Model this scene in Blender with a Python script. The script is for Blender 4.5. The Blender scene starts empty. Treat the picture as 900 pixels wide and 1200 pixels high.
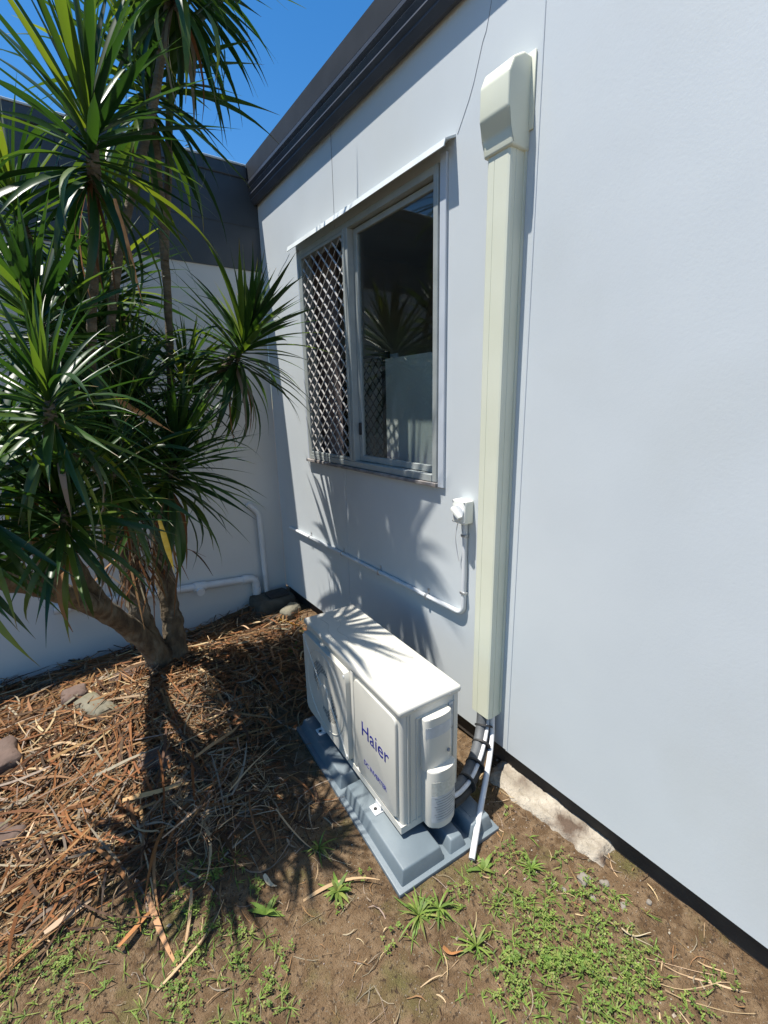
import bpy, bmesh, math, random
import numpy as np
from mathutils import Vector, Matrix, noise as mnoise

R = math.radians
rnd = random.Random(7)
scene = bpy.context.scene
col = scene.collection

# ------------------------------------------------------------------ camera, sky, sun, exposure
cd = bpy.data.cameras.new('camera')
cam = bpy.data.objects.new('camera', cd)
col.objects.link(cam)
cd.sensor_fit = 'HORIZONTAL'
cd.sensor_width = 36.0
cd.lens = 528.9 / 900 * 36.0
cd.clip_start = 0.02
cd.clip_end = 600
RM = np.array([[0.81400488, -0.15407981, 0.56004953],
               [-0.58048748, -0.18135269, 0.79381704],
               [-0.02074469, -0.97127268, -0.23706337]])
CAMZ = 1.75
mw = Matrix.Identity(4)
for i in range(3):
    mw[i][0] = RM[i, 0]
    mw[i][1] = -RM[i, 1]
    mw[i][2] = -RM[i, 2]
mw[2][3] = CAMZ
cam.matrix_world = mw
scene.camera = cam

SUN = Vector((-0.33, 0.12, 1.0)).normalized()          # towards the sun
world = bpy.data.worlds.new('World')
scene.world = world
world.use_nodes = True
wn = world.node_tree
wn.nodes.clear()
sky = wn.nodes.new('ShaderNodeTexSky')
sky.sky_type = 'NISHITA'
sky.sun_disc = False
sky.sun_elevation = math.asin(SUN.z)
sky.sun_rotation = math.atan2(SUN.x, SUN.y)
sky.altitude = 50
sky.air_density = 1.0
sky.dust_density = 0.0
sky.ozone_density = 2.0
bg = wn.nodes.new('ShaderNodeBackground')
bg.inputs['Strength'].default_value = 0.10
wo = wn.nodes.new('ShaderNodeOutputWorld')
hs = wn.nodes.new('ShaderNodeHueSaturation')
hs.inputs['Saturation'].default_value = 1.34
wn.links.new(sky.outputs[0], hs.inputs['Color'])
wn.links.new(hs.outputs[0], bg.inputs[0])
wn.links.new(bg.outputs[0], wo.inputs[0])

sd = bpy.data.lights.new('sun', 'SUN')
sd.energy = 4.8
sd.angle = R(0.6)
sd.color = (1.0, 0.955, 0.88)
sun = bpy.data.objects.new('sun', sd)
col.objects.link(sun)
sun.rotation_euler = SUN.to_track_quat('Z', 'Y').to_euler()
sun.location = (-3, 1, 9)

vs = scene.view_settings
vs.view_transform = 'Standard'
vs.look = 'None'
vs.exposure = 0.85
vs.gamma = 1.0
vs.use_curve_mapping = False
scene.cycles.max_bounces = 8
scene.cycles.transparent_max_bounces = 12

XW = 1.5          # outer face of the rendered house wall
YB = 3.72         # outer face of the adjoining building's wall

# ------------------------------------------------------------------ helpers
def tag(o, label=None, cat=None, group=None, kind=None):
    if label: o['label'] = label
    if cat: o['category'] = cat
    if group: o['group'] = group
    if kind: o['kind'] = kind
    return o

def empty(name, loc=(0, 0, 0), rz=0.0):
    o = bpy.data.objects.new(name, None)
    o.empty_display_size = 0.05
    col.objects.link(o)
    o.location = loc
    o.rotation_euler = (0, 0, rz)
    return o

def link(name, me, m, parent=None):
    if m is not None and not me.materials:
        me.materials.append(m)
    o = bpy.data.objects.new(name, me)
    col.objects.link(o)
    if parent is not None:
        o.parent = parent
    return o

def from_bm(name, bm, m, parent=None, smooth=None):
    bmesh.ops.recalc_face_normals(bm, faces=bm.faces)
    me = bpy.data.meshes.new(name)
    bm.to_mesh(me)
    bm.free()
    if smooth is not None:
        shade(me, smooth)
    return link(name, me, m, parent)

def shade(me, deg):
    """smooth shading with sharp edges above deg"""
    for p in me.polygons:
        p.use_smooth = True
    try:
        me.set_sharp_from_angle(angle=R(deg))
    except Exception:
        pass

def box_bm(bm, lo, hi, bev=0.0, seg=2, sel=None):
    r = bmesh.ops.create_cube(bm, size=1.0)
    vs_ = r['verts']
    for v in vs_:
        v.co = Vector([lo[i] + (v.co[i] + .5) * (hi[i] - lo[i]) for i in range(3)])
    if bev > 0:
        es = {e for v in vs_ for e in v.link_edges}
        if sel:
            es = {e for e in es if sel(e)}
        bmesh.ops.bevel(bm, geom=list(es), offset=bev, segments=seg, profile=.5, affect='EDGES')

def box(name, lo, hi, m, parent=None, bev=0.0, seg=2, sel=None):
    bm = bmesh.new()
    box_bm(bm, lo, hi, bev, seg, sel)
    return from_bm(name, bm, m, parent, 35 if bev else None)

def thicken(bm, t):
    bm.normal_update()
    bmesh.ops.solidify(bm, geom=bm.faces[:], thickness=t)

def tube_bm(bm, pts, radii, n=10, cap=True, wob=None):
    pts = [Vector(p) for p in pts]
    if not hasattr(radii, '__len__'):
        radii = [radii] * len(pts)
    rings = []
    up = None
    for i, p in enumerate(pts):
        d = (pts[min(i + 1, len(pts) - 1)] - pts[max(i - 1, 0)]).normalized()
        if up is None:
            up = d.orthogonal().normalized()
        else:
            up = (up - d * up.dot(d)).normalized()
        s = d.cross(up)
        ring = []
        for k in range(n):
            a = 2 * math.pi * k / n
            r = radii[i] * (wob(i, k) if wob else 1)
            ring.append(bm.verts.new(p + (up * math.cos(a) + s * math.sin(a)) * r))
        rings.append(ring)
    for a, b in zip(rings, rings[1:]):
        for k in range(n):
            bm.faces.new((a[k], a[(k + 1) % n], b[(k + 1) % n], b[k]))
    if cap:
        bm.faces.new(list(reversed(rings[0])))
        bm.faces.new(rings[-1])

def smooth_path(pts, sub=6):
    """Catmull-Rom resampling"""
    P = [Vector(p) for p in pts]
    P = [P[0] * 2 - P[1]] + P + [P[-1] * 2 - P[-2]]
    out = []
    for i in range(1, len(P) - 2):
        for k in range(sub):
            t = k / sub
            a, b, c, d = P[i - 1], P[i], P[i + 1], P[i + 2]
            out.append(.5 * ((2 * b) + (c - a) * t + (2 * a - 5 * b + 4 * c - d) * t * t + (3 * b - a - 3 * c + d) * t ** 3))
    out.append(P[-2])
    return out

def tube(name, pts, r, m, parent=None, n=12, sub=0, wob=None):
    if sub:
        k = len(pts)
        rr = r
        pts2 = smooth_path(pts, sub)
        if hasattr(r, '__len__'):
            rr = [float(np.interp(i / sub, range(k), r)) for i in range(len(pts2))]
        pts, r = pts2, rr
    bm = bmesh.new()
    tube_bm(bm, pts, r, n, True, wob)
    return from_bm(name, bm, m, parent, 50)

def prism(name, poly, axis, a0, a1, m, parent=None, bev=0, smooth=None):
    """extrude a 2-D polygon along an axis: axis 'y' -> poly is (x,z); 'z' -> (x,y); 'x' -> (y,z)"""
    bm = bmesh.new()
    def mk(u, v, a):
        return {'y': (u, a, v), 'z': (u, v, a), 'x': (a, u, v)}[axis]
    A = [bm.verts.new(mk(u, v, a0)) for u, v in poly]
    B = [bm.verts.new(mk(u, v, a1)) for u, v in poly]
    n = len(poly)
    for i in range(n):
        bm.faces.new((A[i], A[(i + 1) % n], B[(i + 1) % n], B[i]))
    f1 = bm.faces.new(list(reversed(A)))
    f2 = bm.faces.new(B)
    if bev:
        es = list({e for f in (f1, f2) for e in f.edges})
        bmesh.ops.bevel(bm, geom=es, offset=bev, segments=3, profile=.5, affect='EDGES')
    return from_bm(name, bm, m, parent, smooth)

# ------------------------------------------------------------------ materials
def mat(name, c1, c2=None, scale=8.0, rough=.5, bump=0.0, bscale=60.0, metal=0.0, spec=.5, detail=6.0,
        lo=.35, hi=.65, rvar=0.0, stretch=None, c3=None, scale3=1.5, lo3=.5, hi3=.7, coat=0.0):
    m = bpy.data.materials.new(name)
    m.use_nodes = True
    nt = m.node_tree
    b = nt.nodes['Principled BSDF']
    b.inputs['Roughness'].default_value = rough
    b.inputs['Metallic'].default_value = metal
    b.inputs['Specular IOR Level'].default_value = spec
    if coat:
        b.inputs['Coat Weight'].default_value = coat
    tc = nt.nodes.new('ShaderNodeTexCoord')
    mp = nt.nodes.new('ShaderNodeMapping')
    if stretch:
        mp.inputs['Scale'].default_value = stretch
    nt.links.new(tc.outputs['Object'], mp.inputs[0])
    def noise(s, d=detail):
        n = nt.nodes.new('ShaderNodeTexNoise')
        n.inputs['Scale'].default_value = s
        n.inputs['Detail'].default_value = d
        nt.links.new(mp.outputs[0], n.inputs['Vector'])
        return n
    def ramp(src, a, b_):
        r = nt.nodes.new('ShaderNodeMapRange')
        r.inputs['From Min'].default_value = a
        r.inputs['From Max'].default_value = b_
        nt.links.new(src, r.inputs['Value'])
        return r.outputs[0]
    def mix(f, a, b_):
        x = nt.nodes.new('ShaderNodeMix')
        x.data_type = 'RGBA'
        nt.links.new(f, x.inputs[0])
        for sock, v in ((x.inputs[6], a), (x.inputs[7], b_)):
            if isinstance(v, tuple):
                sock.default_value = (*v, 1)
            else:
                nt.links.new(v, sock)
        return x.outputs[2]
    if c2 is None:
        b.inputs['Base Color'].default_value = (*c1, 1)
    else:
        n1 = noise(scale)
        out = mix(ramp(n1.outputs[0], lo, hi), c1, c2)
        if c3 is not None:
            out = mix(ramp(noise(scale3).outputs[0], lo3, hi3), out, c3)
        nt.links.new(out, b.inputs['Base Color'])
        if rvar:
            r = nt.nodes.new('ShaderNodeMapRange')
            r.inputs['To Min'].default_value = rough - rvar
            r.inputs['To Max'].default_value = rough + rvar
            nt.links.new(n1.outputs[0], r.inputs['Value'])
            nt.links.new(r.outputs[0], b.inputs['Roughness'])
    if bump:
        bn = noise(bscale)
        bp = nt.nodes.new('ShaderNodeBump')
        bp.inputs['Strength'].default_value = 1.0
        bp.inputs['Distance'].default_value = bump
        nt.links.new(bn.outputs[0], bp.inputs['Height'])
        nt.links.new(bp.outputs[0], b.inputs['Normal'])
    return m

M = {}
M['wall'] = mat('wall_paint', (.505, .540, .557), (.538, .573, .588), 2.2, .55, .00025, 120, lo=.3, hi=.7,
                c3=(.475, .50, .495), scale3=1.3, lo3=.52, hi3=.88, rvar=.06)
M['wall_back'] = mat('back_wall_paint', (.55, .54, .515), (.59, .58, .555), 2.0, .6, .0003, 120,
                     c3=(.50, .49, .465), scale3=1.3, lo3=.5, hi3=.9)
M['dark_clad'] = mat('dark_cladding', (.036, .043, .050), (.048, .055, .062), 5, .45, .0004, 90, c3=(.07, .077, .083), scale3=2.5, lo3=.55, hi3=.8)
M['gutter'] = mat('charcoal_gutter_paint', (.05, .056, .072), (.064, .07, .086), 6, .42, 0, rvar=.08, spec=.3)
M['flash'] = mat('pale_flashing', (.62, .66, .66), (.52, .56, .56), 6, .4)
M['trim'] = mat('window_trim_paint', (.44, .48, .53), (.49, .53, .58), 6, .5)
M['alu'] = mat('grey_aluminium', (.30, .325, .315), (.35, .375, .365), 12, .42, 0, metal=.1)
M['alu_mesh'] = mat('mesh_aluminium', (.40, .385, .37), (.50, .48, .46), 10, .4, 0, metal=.1)
M['black'] = mat('black_rubber', (.012, .012, .013), (.02, .02, .02), 20, .6, .0008, 150)
M['room'] = mat('dim_room_plaster', (.50, .49, .46), (.56, .55, .52), 3, .8)
M['curtain'] = mat('brown_curtain', (.16, .125, .12), (.22, .18, .17), 5, .9, .002, 40)
M['blind'] = mat('pale_blind', (.48, .49, .46), (.54, .55, .52), 4, .8)
M['purple'] = mat('mauve_board', (.34, .22, .42), (.42, .28, .50), 4, .6)
M['duct'] = mat('cream_duct_plastic', (.62, .63, .50), (.655, .665, .54), 4, .42, .0001, 200, c3=(.59, .59, .465), scale3=1.7, lo3=.55, hi3=.9)
M['pvc'] = mat('white_pvc', (.56, .56, .56), (.64, .64, .63), 5, .35, c3=(.44, .44, .42), scale3=3, lo3=.55, hi3=.8)
M['pvc_grey'] = mat('grey_pvc', (.56, .58, .60), (.63, .65, .66), 6, .4)
M['switch'] = mat('switch_plastic', (.68, .69, .64), (.74, .75, .70), 7, .35)
M['ac'] = mat('ac_painted_steel', (.505, .49, .432), (.535, .52, .462), 5, .42, .00008, 300, c3=(.465, .45, .392), scale3=2.5, lo3=.58, hi3=.85)
M['ac_line'] = mat('embossed_line_grey', (.36, .35, .31), (.42, .41, .365), 20, .6)  # darker grey than the casing, sets off the lid's embossed lines
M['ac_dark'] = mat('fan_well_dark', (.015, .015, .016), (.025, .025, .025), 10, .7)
M['fan'] = mat('fan_plastic', (.05, .05, .05), (.07, .07, .07), 8, .5)
M['sticker'] = mat('sticker_paper', (.40, .415, .42), (.47, .485, .49), 30, .5)
M['sticker_tan'] = mat('sticker_clear', (.47, .46, .40), (.55, .54, .48), 90, .4, lo=.4, hi=.6)
M['ink'] = mat('print_grey', (.16, .17, .18), (.22, .23, .24), 40, .6)
M['blue'] = mat('logo_blue', (.012, .014, .17), (.016, .018, .20), 30, .4)
M['pad'] = mat('blue_grey_plastic', (.098, .126, .144), (.125, .157, .177), 5, .5, .0004, 140, c3=(.20, .23, .24), scale3=3.5, lo3=.5, hi3=.85, rvar=.1)
M['steel'] = mat('galvanised_steel', (.5, .5, .5), (.6, .6, .6), 40, .35, metal=.8)
M['tape'] = mat('silver_tape', (.60, .60, .60), (.48, .48, .49), 25, .4, .001, 60)
M['foam'] = mat('insulation_foam', (.055, .06, .065), (.10, .105, .11), 14, .65, .0012, 90)
M['bark'] = mat('grey_brown_bark', (.065, .046, .028), (.15, .115, .072), 22, .95, .03, 30, c3=(.20, .175, .125), scale3=13, lo3=.52, hi3=.68, stretch=(1, 1, .5))
M['stem'] = mat('palm_stem', (.085, .068, .045), (.17, .14, .10), 14, .9, .012, 40, stretch=(.5, .5, 2.2))
M['concrete'] = mat('rough_concrete', (.26, .225, .175), (.40, .355, .285), 16, .95, .014, 60, c3=(.09, .06, .04), scale3=8, lo3=.50, hi3=.64)
M['sump'] = mat('mossy_concrete', (.045, .04, .03), (.09, .08, .06), 10, .95, .006, 50)
M['rock'] = mat('weathered_stone', (.13, .12, .085), (.19, .17, .125), 9, .9, .01, 30, c3=(.14, .13, .07), scale3=6, lo3=.5, hi3=.7)
M['redrock'] = mat('reddish_stone', (.095, .062, .048), (.14, .095, .075), 9, .9, .008, 30, c3=(.07, .05, .038), scale3=6, lo3=.5, hi3=.75)
M['chalk'] = mat('pale_rubble', (.16, .14, .115), (.23, .205, .17), 12, .95, .006, 60)

def attr_mat(name, rough=.8, trans=0.0, spec=.3):
    """base colour from the per-piece colour attribute 'col'"""
    m = bpy.data.materials.new(name)
    m.use_nodes = True
    nt = m.node_tree
    b = nt.nodes['Principled BSDF']
    b.inputs['Roughness'].default_value = rough
    b.inputs['Specular IOR Level'].default_value = spec
    a = nt.nodes.new('ShaderNodeAttribute')
    a.attribute_name = 'col'
    nt.links.new(a.outputs['Color'], b.inputs['Base Color'])
    if trans:
        t = nt.nodes.new('ShaderNodeBsdfTranslucent')
        nt.links.new(a.outputs['Color'], t.inputs[0])
        mx = nt.nodes.new('ShaderNodeMixShader')
        mx.inputs[0].default_value = trans
        nt.links.new(b.outputs[0], mx.inputs[1])
        nt.links.new(t.outputs[0], mx.inputs[2])
        nt.links.new(mx.outputs[0], nt.nodes['Material Output'].inputs[0])
    return m
M['litter'] = attr_mat('dead_leaf_litter', .75, .12)
M['weed'] = attr_mat('weed_leaves', .55, .3)
M['gravel'] = attr_mat('gravel_chips', .9)

def leaf_material():
    m = bpy.data.materials.new('strap_leaf')
    m.use_nodes = True
    nt = m.node_tree
    b = nt.nodes['Principled BSDF']
    oi = nt.nodes.new('ShaderNodeObjectInfo')
    at = nt.nodes.new('ShaderNodeAttribute')
    at.attribute_name = 'rnd'
    ad = nt.nodes.new('ShaderNodeMath'); ad.operation = 'ADD'
    fr = nt.nodes.new('ShaderNodeMath'); fr.operation = 'FRACT'
    nt.links.new(oi.outputs['Random'], ad.inputs[0])
    nt.links.new(at.outputs['Fac'], ad.inputs[1])
    nt.links.new(ad.outputs[0], fr.inputs[0])
    cr = nt.nodes.new('ShaderNodeValToRGB')
    e = cr.color_ramp.elements
    e[0].position = 0; e[0].color = (.012, .038, .011, 1)
    e[1].position = 1; e[1].color = (.15, .20, .03, 1)
    x = e.new(.6); x.color = (.027, .068, .015, 1)
    x2 = e.new(.93); x2.color = (.062, .112, .02, 1)
    nt.links.new(fr.outputs[0], cr.inputs[0])
    tt = nt.nodes.new('ShaderNodeAttribute'); tt.attribute_name = 'along'
    sm = nt.nodes.new('ShaderNodeMath'); sm.operation = 'MULTIPLY_ADD'; sm.inputs[1].default_value = .10
    nt.links.new(fr.outputs[0], sm.inputs[0]); nt.links.new(tt.outputs['Fac'], sm.inputs[2])
    mr = nt.nodes.new('ShaderNodeMapRange'); mr.inputs['From Min'].default_value = .955; mr.inputs['From Max'].default_value = 1.02
    nt.links.new(sm.outputs[0], mr.inputs['Value'])
    tb = nt.nodes.new('ShaderNodeMix'); tb.data_type = 'RGBA'
    nt.links.new(mr.outputs[0], tb.inputs[0]); nt.links.new(cr.outputs[0], tb.inputs[6]); tb.inputs[7].default_value = (.20, .13, .06, 1)
    nt.links.new(tb.outputs[2], b.inputs['Base Color'])
    b.inputs['Roughness'].default_value = .36
    b.inputs['Specular IOR Level'].default_value = .42
    t = nt.nodes.new('ShaderNodeBsdfTranslucent')
    g = nt.nodes.new('ShaderNodeMix'); g.data_type = 'RGBA'; g.blend_type = 'MULTIPLY'
    g.inputs[0].default_value = 1
    g.inputs[7].default_value = (2.4, 2.2, .8, 1)
    nt.links.new(cr.outputs[0], g.inputs[6])
    nt.links.new(g.outputs[2], t.inputs[0])
    mx = nt.nodes.new('ShaderNodeMixShader'); mx.inputs[0].default_value = .30
    nt.links.new(b.outputs[0], mx.inputs[1]); nt.links.new(t.outputs[0], mx.inputs[2])
    nt.links.new(mx.outputs[0], nt.nodes['Material Output'].inputs[0])
    return m
M['leaf'] = leaf_material()
M['leaf_yellow'] = mat('yellowed_leaf', (.62, .40, .03), (.70, .50, .08), 12, .5)
M['leaf_orange'] = mat('orange_dead_leaf', (.42, .17, .05), (.50, .26, .10), 14, .6)

def glass_material():
    m = bpy.data.materials.new('window_glass')
    m.use_nodes = True
    nt = m.node_tree
    nt.nodes.remove(nt.nodes['Principled BSDF'])
    tr = nt.nodes.new('ShaderNodeBsdfTransparent'); tr.inputs[0].default_value = (.86, .90, .89, 1)
    gl = nt.nodes.new('ShaderNodeBsdfGlossy'); gl.inputs['Roughness'].default_value = .004
    lw = nt.nodes.new('ShaderNodeLayerWeight')
    pw = nt.nodes.new('ShaderNodeMath'); pw.operation = 'POWER'; pw.inputs[1].default_value = 4.0
    nt.links.new(lw.outputs['Facing'], pw.inputs[0])
    fr = nt.nodes.new('ShaderNodeMapRange'); fr.inputs['To Min'].default_value = .042; fr.inputs['To Max'].default_value = 1.0
    nt.links.new(pw.outputs[0], fr.inputs['Value'])
    mx = nt.nodes.new('ShaderNodeMixShader')
    nt.links.new(fr.outputs[0], mx.inputs[0])
    nt.links.new(tr.outputs[0], mx.inputs[1]); nt.links.new(gl.outputs[0], mx.inputs[2])
    nt.links.new(mx.outputs[0], nt.nodes['Material Output'].inputs[0])
    return m
M['glass'] = glass_material()

def soil_material():
    m = bpy.data.materials.new('damp_soil')
    m.use_nodes = True
    nt = m.node_tree
    b = nt.nodes['Principled BSDF']
    b.inputs['Roughness'].default_value = .95
    b.inputs['Specular IOR Level'].default_value = .15
    tc = nt.nodes.new('ShaderNodeTexCoord')
    def N(s, d=8):
        n = nt.nodes.new('ShaderNodeTexNoise'); n.inputs['Scale'].default_value = s; n.inputs['Detail'].default_value = d
        nt.links.new(tc.outputs['Object'], n.inputs['Vector']); return n.outputs[0]
    def Rg(s, a, c):
        r = nt.nodes.new('ShaderNodeMapRange'); r.inputs['From Min'].default_value = a; r.inputs['From Max'].default_value = c
        nt.links.new(s, r.inputs['Value']); return r.outputs[0]
    def X(f, a, c):
        x = nt.nodes.new('ShaderNodeMix'); x.data_type = 'RGBA'
        nt.links.new(f, x.inputs[0])
        for s, v in ((x.inputs[6], a), (x.inputs[7], c)):
            if isinstance(v, tuple): s.default_value = (*v, 1)
            else: nt.links.new(v, s)
        return x.outputs[2]
    o = X(Rg(N(3.0), .35, .65), (.098, .060, .031), (.165, .106, .058))
    o = X(Rg(N(26), .44, .62), o, (.20, .135, .078))
    o = X(Rg(N(5.5), .56, .72), o, (.12, .108, .04))          # moss film
    o = X(Rg(N(70, 6), .57, .66), o, (.06, .04, .025))          # damp clods
    o = X(Rg(N(160, 3), .62, .70), o, (.20, .165, .12))         # crumbs
    nt.links.new(o, b.inputs['Base Color'])
    ad = nt.nodes.new('ShaderNodeMath'); ad.operation = 'ADD'
    nt.links.new(N(55), ad.inputs[0]); nt.links.new(N(220, 4), ad.inputs[1])
    bp = nt.nodes.new('ShaderNodeBump'); bp.inputs['Distance'].default_value = .013; bp.inputs['Strength'].default_value = .9
    nt.links.new(ad.outputs[0], bp.inputs['Height'])
    nt.links.new(bp.outputs[0], b.inputs['Normal'])
    return m
M['soil'] = soil_material()

# ------------------------------------------------------------------ ground
def sstep(a, b, t):
    t = min(1, max(0, (t - a) / (b - a)))
    return t * t * (3 - 2 * t)

def gz(x, y):
    z = 0.075 * math.exp(-(((x - .35) / .75) ** 2 + ((y - 2.75) / .55) ** 2))      # litter mound round the tree
    z -= 0.075 * sstep(2.9, 3.7, y) * (1 - sstep(.5, 1.2, x))
    z += 0.035 * sstep(.95, 1.5, x) * sstep(2.0, 3.4, y)
    z += 0.02 * sstep(1.2, 1.5, x) * (1 - sstep(.4, 1.2, y))
    if -3 < x < 4 and -2 < y < 5:
        v = Vector((x, y, 0))
        z += .012 * mnoise.noise(v * 2.3) + .007 * mnoise.noise(v * 7.1)
    # flat bed under the unit's pad
    dx, dy = abs(x - 1.03), abs(y - 1.52)
    k = (1 - sstep(.26, .40, dx)) * (1 - sstep(.5, .68, dy))
    return z * (1 - k) - .004 * k

def fine_z(x, y):
    v = Vector((x, y, 3.3))
    return .0055 * mnoise.noise(v * 13) + .0042 * mnoise.noise(v * 31) + .0020 * mnoise.noise(v * 55)

def axis(lo, f0, f1, hi, step):
    a = list(np.arange(f0, f1 + 1e-6, step))
    pre, s, x = [], step, f0
    while x > lo:
        s *= 1.5; x -= s; pre.append(max(x, lo))
    post, s, x = [], step, f1
    while x < hi:
        s *= 1.5; x += s; post.append(min(x, hi))
    return list(reversed(pre)) + a + post
gx = axis(-150, -.75, 1.75, 150, .0165)
gy = axis(-150, .0, 3.75, 150, .0165)
verts = [(x, y, gz(x, y) + (fine_z(x, y) if -.8 < x < 1.8 and -.1 < y < 3.8 else 0)) for y in gy for x in gx]
nx = len(gx)
faces = [(j * nx + i, j * nx + i + 1, (j + 1) * nx + i + 1, (j + 1) * nx + i) for j in range(len(gy) - 1) for i in range(nx - 1)]
me = bpy.data.meshes.new('ground')
me.from_pydata(verts, [], faces)
for p in me.polygons: p.use_smooth = True
tag(link('ground', me, M['soil']), kind='structure')

# ------------------------------------------------------------------ the rendered house on the right
house = empty('house', (XW, 1.2, .13))
tag(house, 'pale blue grey sheet clad house wall with charcoal gutter and sliding window', 'house')
def hp(o):            # parent keeping world coordinates
    o.parent = house
    o.matrix_parent_inverse = Matrix.Translation(house.location).inverted()
    return o

WZ0, WZ1 = .13, 3.36
HY0, HY1, HZ0, HZ1 = 1.655, 3.055, 1.355, 2.735        # window opening
def wall_panel(y0, y1, x0, hole=None, th=.03):
    ys, zs = [y0, y1], [WZ0, WZ1]
    if hole:
        ys = sorted({y0, y1, *[min(max(v, y0), y1) for v in hole[:2]]})
        zs = [WZ0, hole[2], hole[3], WZ1]
    bm = bmesh.new()
    cells = {}
    for i in range(len(ys) - 1):
        for j in range(len(zs) - 1):
            ym, zm = (ys[i] + ys[i + 1]) / 2, (zs[j] + zs[j + 1]) / 2
            if hole and hole[0] < ym < hole[1] and hole[2] < zm < hole[3]:
                continue
            cells[i, j] = 1
    vc = {}
    def V(i, j, k):
        if (i, j, k) not in vc:
            vc[i, j, k] = bm.verts.new((x0 + k * th, ys[i], zs[j]))
        return vc[i, j, k]
    for (i, j) in cells:
        bm.faces.new((V(i, j, 0), V(i + 1, j, 0), V(i + 1, j + 1, 0), V(i, j + 1, 0)))
        bm.faces.new((V(i, j, 1), V(i, j + 1, 1), V(i + 1, j + 1, 1), V(i + 1, j, 1)))
        for (di, dj, a, b) in ((-1, 0, (i, j), (i, j + 1)), (1, 0, (i + 1, j), (i + 1, j + 1)), (0, -1, (i, j), (i + 1, j)), (0, 1, (i, j + 1), (i + 1, j + 1))):
            if (i + di, j + dj) not in cells:
                bm.faces.new((V(*a, 0), V(*b, 0), V(*b, 1), V(*a, 1)))
    return hp(from_bm('wall_panel', bm, M['wall']))
hole = (HY0, HY1, HZ0, HZ1)
wall_panel(-3.5, 1.158, XW - .0045)
wall_panel(1.161, 2.563, XW, hole)
wall_panel(2.5665, YB, XW, hole)
# joint cover lip on the near panel
hp(box('joint_strip', (XW - .0075, 1.150, WZ0 + .002), (XW + .01, 1.1595, WZ1 - .03), M['wall'], None, .0012, 1))
# timber bearer behind the foot of the cladding and the dark crawl space wall
M['bearer'] = mat('dark_timber', (.035, .028, .022), (.06, .048, .036), 7, .9, .004, 50)
hp(box('bearer', (XW + .031, -3.5, .02), (XW + .12, YB, .26), M['bearer']))
M['brickdark'] = mat('subfloor_wall', (.07, .06, .05), (.10, .085, .07), 9, .95, .004, 60)
hp(box('subfloor_wall', (XW + .20, -3.5, -.4), (XW + .32, YB, .3), M['brickdark']))
# hairline cracks in the paint: thin recessed-looking sealant threads
M['crack'] = mat('crack_filler', (.16, .17, .20), (.22, .23, .25), 30, .9)
def crack(pts, w=.0012):
    bm = bmesh.new()
    tube_bm(bm, [(XW - .0004, y, z) for y, z in pts], w, 5)
    hp(from_bm('crack', bm, M['crack'], None, 60))
crack([(1.553, 2.795), (1.522, 2.84), (1.492, 2.885), (1.468, 2.93), (1.447, 2.985), (1.428, 3.035), (1.412, 3.06), (1.399, 3.10), (1.375, 3.20), (1.36, 3.30)], .0011)
crack([(3.20, 2.765), (3.26, 2.735), (3.33, 2.71), (3.42, 2.67)], .0011)
crack([(2.565, 2.80), (2.565, 3.22)], .0016)

# gutter and fascia: one extruded ogee with ribs
gp = [(.0, 3.225), (.030, 3.215), (.050, 3.245), (.046, 3.256), (.060, 3.276), (.056, 3.288), (.066, 3.312), (.0605, 3.320),
      (.0735, 3.338), (.0735, 3.352), (.066, 3.358), (.064, 3.472), (.050, 3.478), (-.6, 3.50), (-.6, 3.36), (.0, 3.365)]
hp(prism('gutter', [(XW - p, z) for p, z in gp], 'y', -3.5, YB - .004, M['gutter']))
M['cap'] = mat('grey_capping', (.030, .034, .040), (.038, .042, .049), 6, .6, spec=.12)
hp(prism('fascia_capping', [(XW - p, z) for p, z in [(.0665, 3.366), (.0675, 3.478), (.05, 3.486), (-.05, 3.49), (-.05, 3.48), (.05, 3.4795), (.0645, 3.473), (.0643, 3.366)]],
         'y', -3.5, YB - .006, M['cap']))
hp(box('roof', (XW + .02, -3.5, 3.502), (XW + 4.5, YB + 3, 3.56), M['gutter']))

# dim room behind the window
bm = bmesh.new()
box_bm(bm, (XW + .125, 1.2, .5), (XW + 3.0, 3.66, 3.0))
rm = [f for f in bm.faces if all(v.co.x < XW + .2 for v in f.verts)]
bmesh.ops.delete(bm, geom=rm, context='FACES')
rl = hp(from_bm('room_lining', bm, M['room']))

# window
win = empty('window', (XW, 2.355, HZ0))
hp(win)
WPI = (Matrix.Translation(house.location).inverted() @ Matrix.Translation((0, 0, 0)))
def wp(o):
    o.parent = win
    o.matrix_parent_inverse = Matrix.Translation(Vector((XW, 2.355, HZ0))).inverted()
    return o
def wbox(name, lo, hi, m, bev=.002):
    return wp(box(name, lo, hi, m, None, bev, 1))
# bring window empty to world place
win.matrix_parent_inverse = Matrix.Translation(house.location).inverted()

f0 = XW - .012
MU = 2.43
wbox('frame_jamb', (f0, HY0 + .001, HZ0 + .001), (XW + .08, HY0 + .032, HZ1 - .001), M['alu'])
wbox('frame_jamb', (f0, HY1 - .032, HZ0 + .001), (XW + .08, HY1 - .001, HZ1 - .001), M['alu'])
wbox('frame_head', (f0, HY0 + .033, HZ1 - .035), (XW + .08, HY1 - .033, HZ1 - .001), M['alu'])
wbox('frame_sill', (f0 - .004, HY0 + .033, HZ0 + .001), (XW + .08, HY1 - .033, HZ0 + .036), M['alu'])
wbox('mullion', (f0 - .006, MU - .024, HZ0 + .037), (XW + .06, MU + .024, HZ1 - .036), M['alu'])
wbox('mullion_bead', (f0 - .011, MU + .004, HZ0 + .037), (f0 - .0061, MU + .020, HZ1 - .036), M['alu'])
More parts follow.
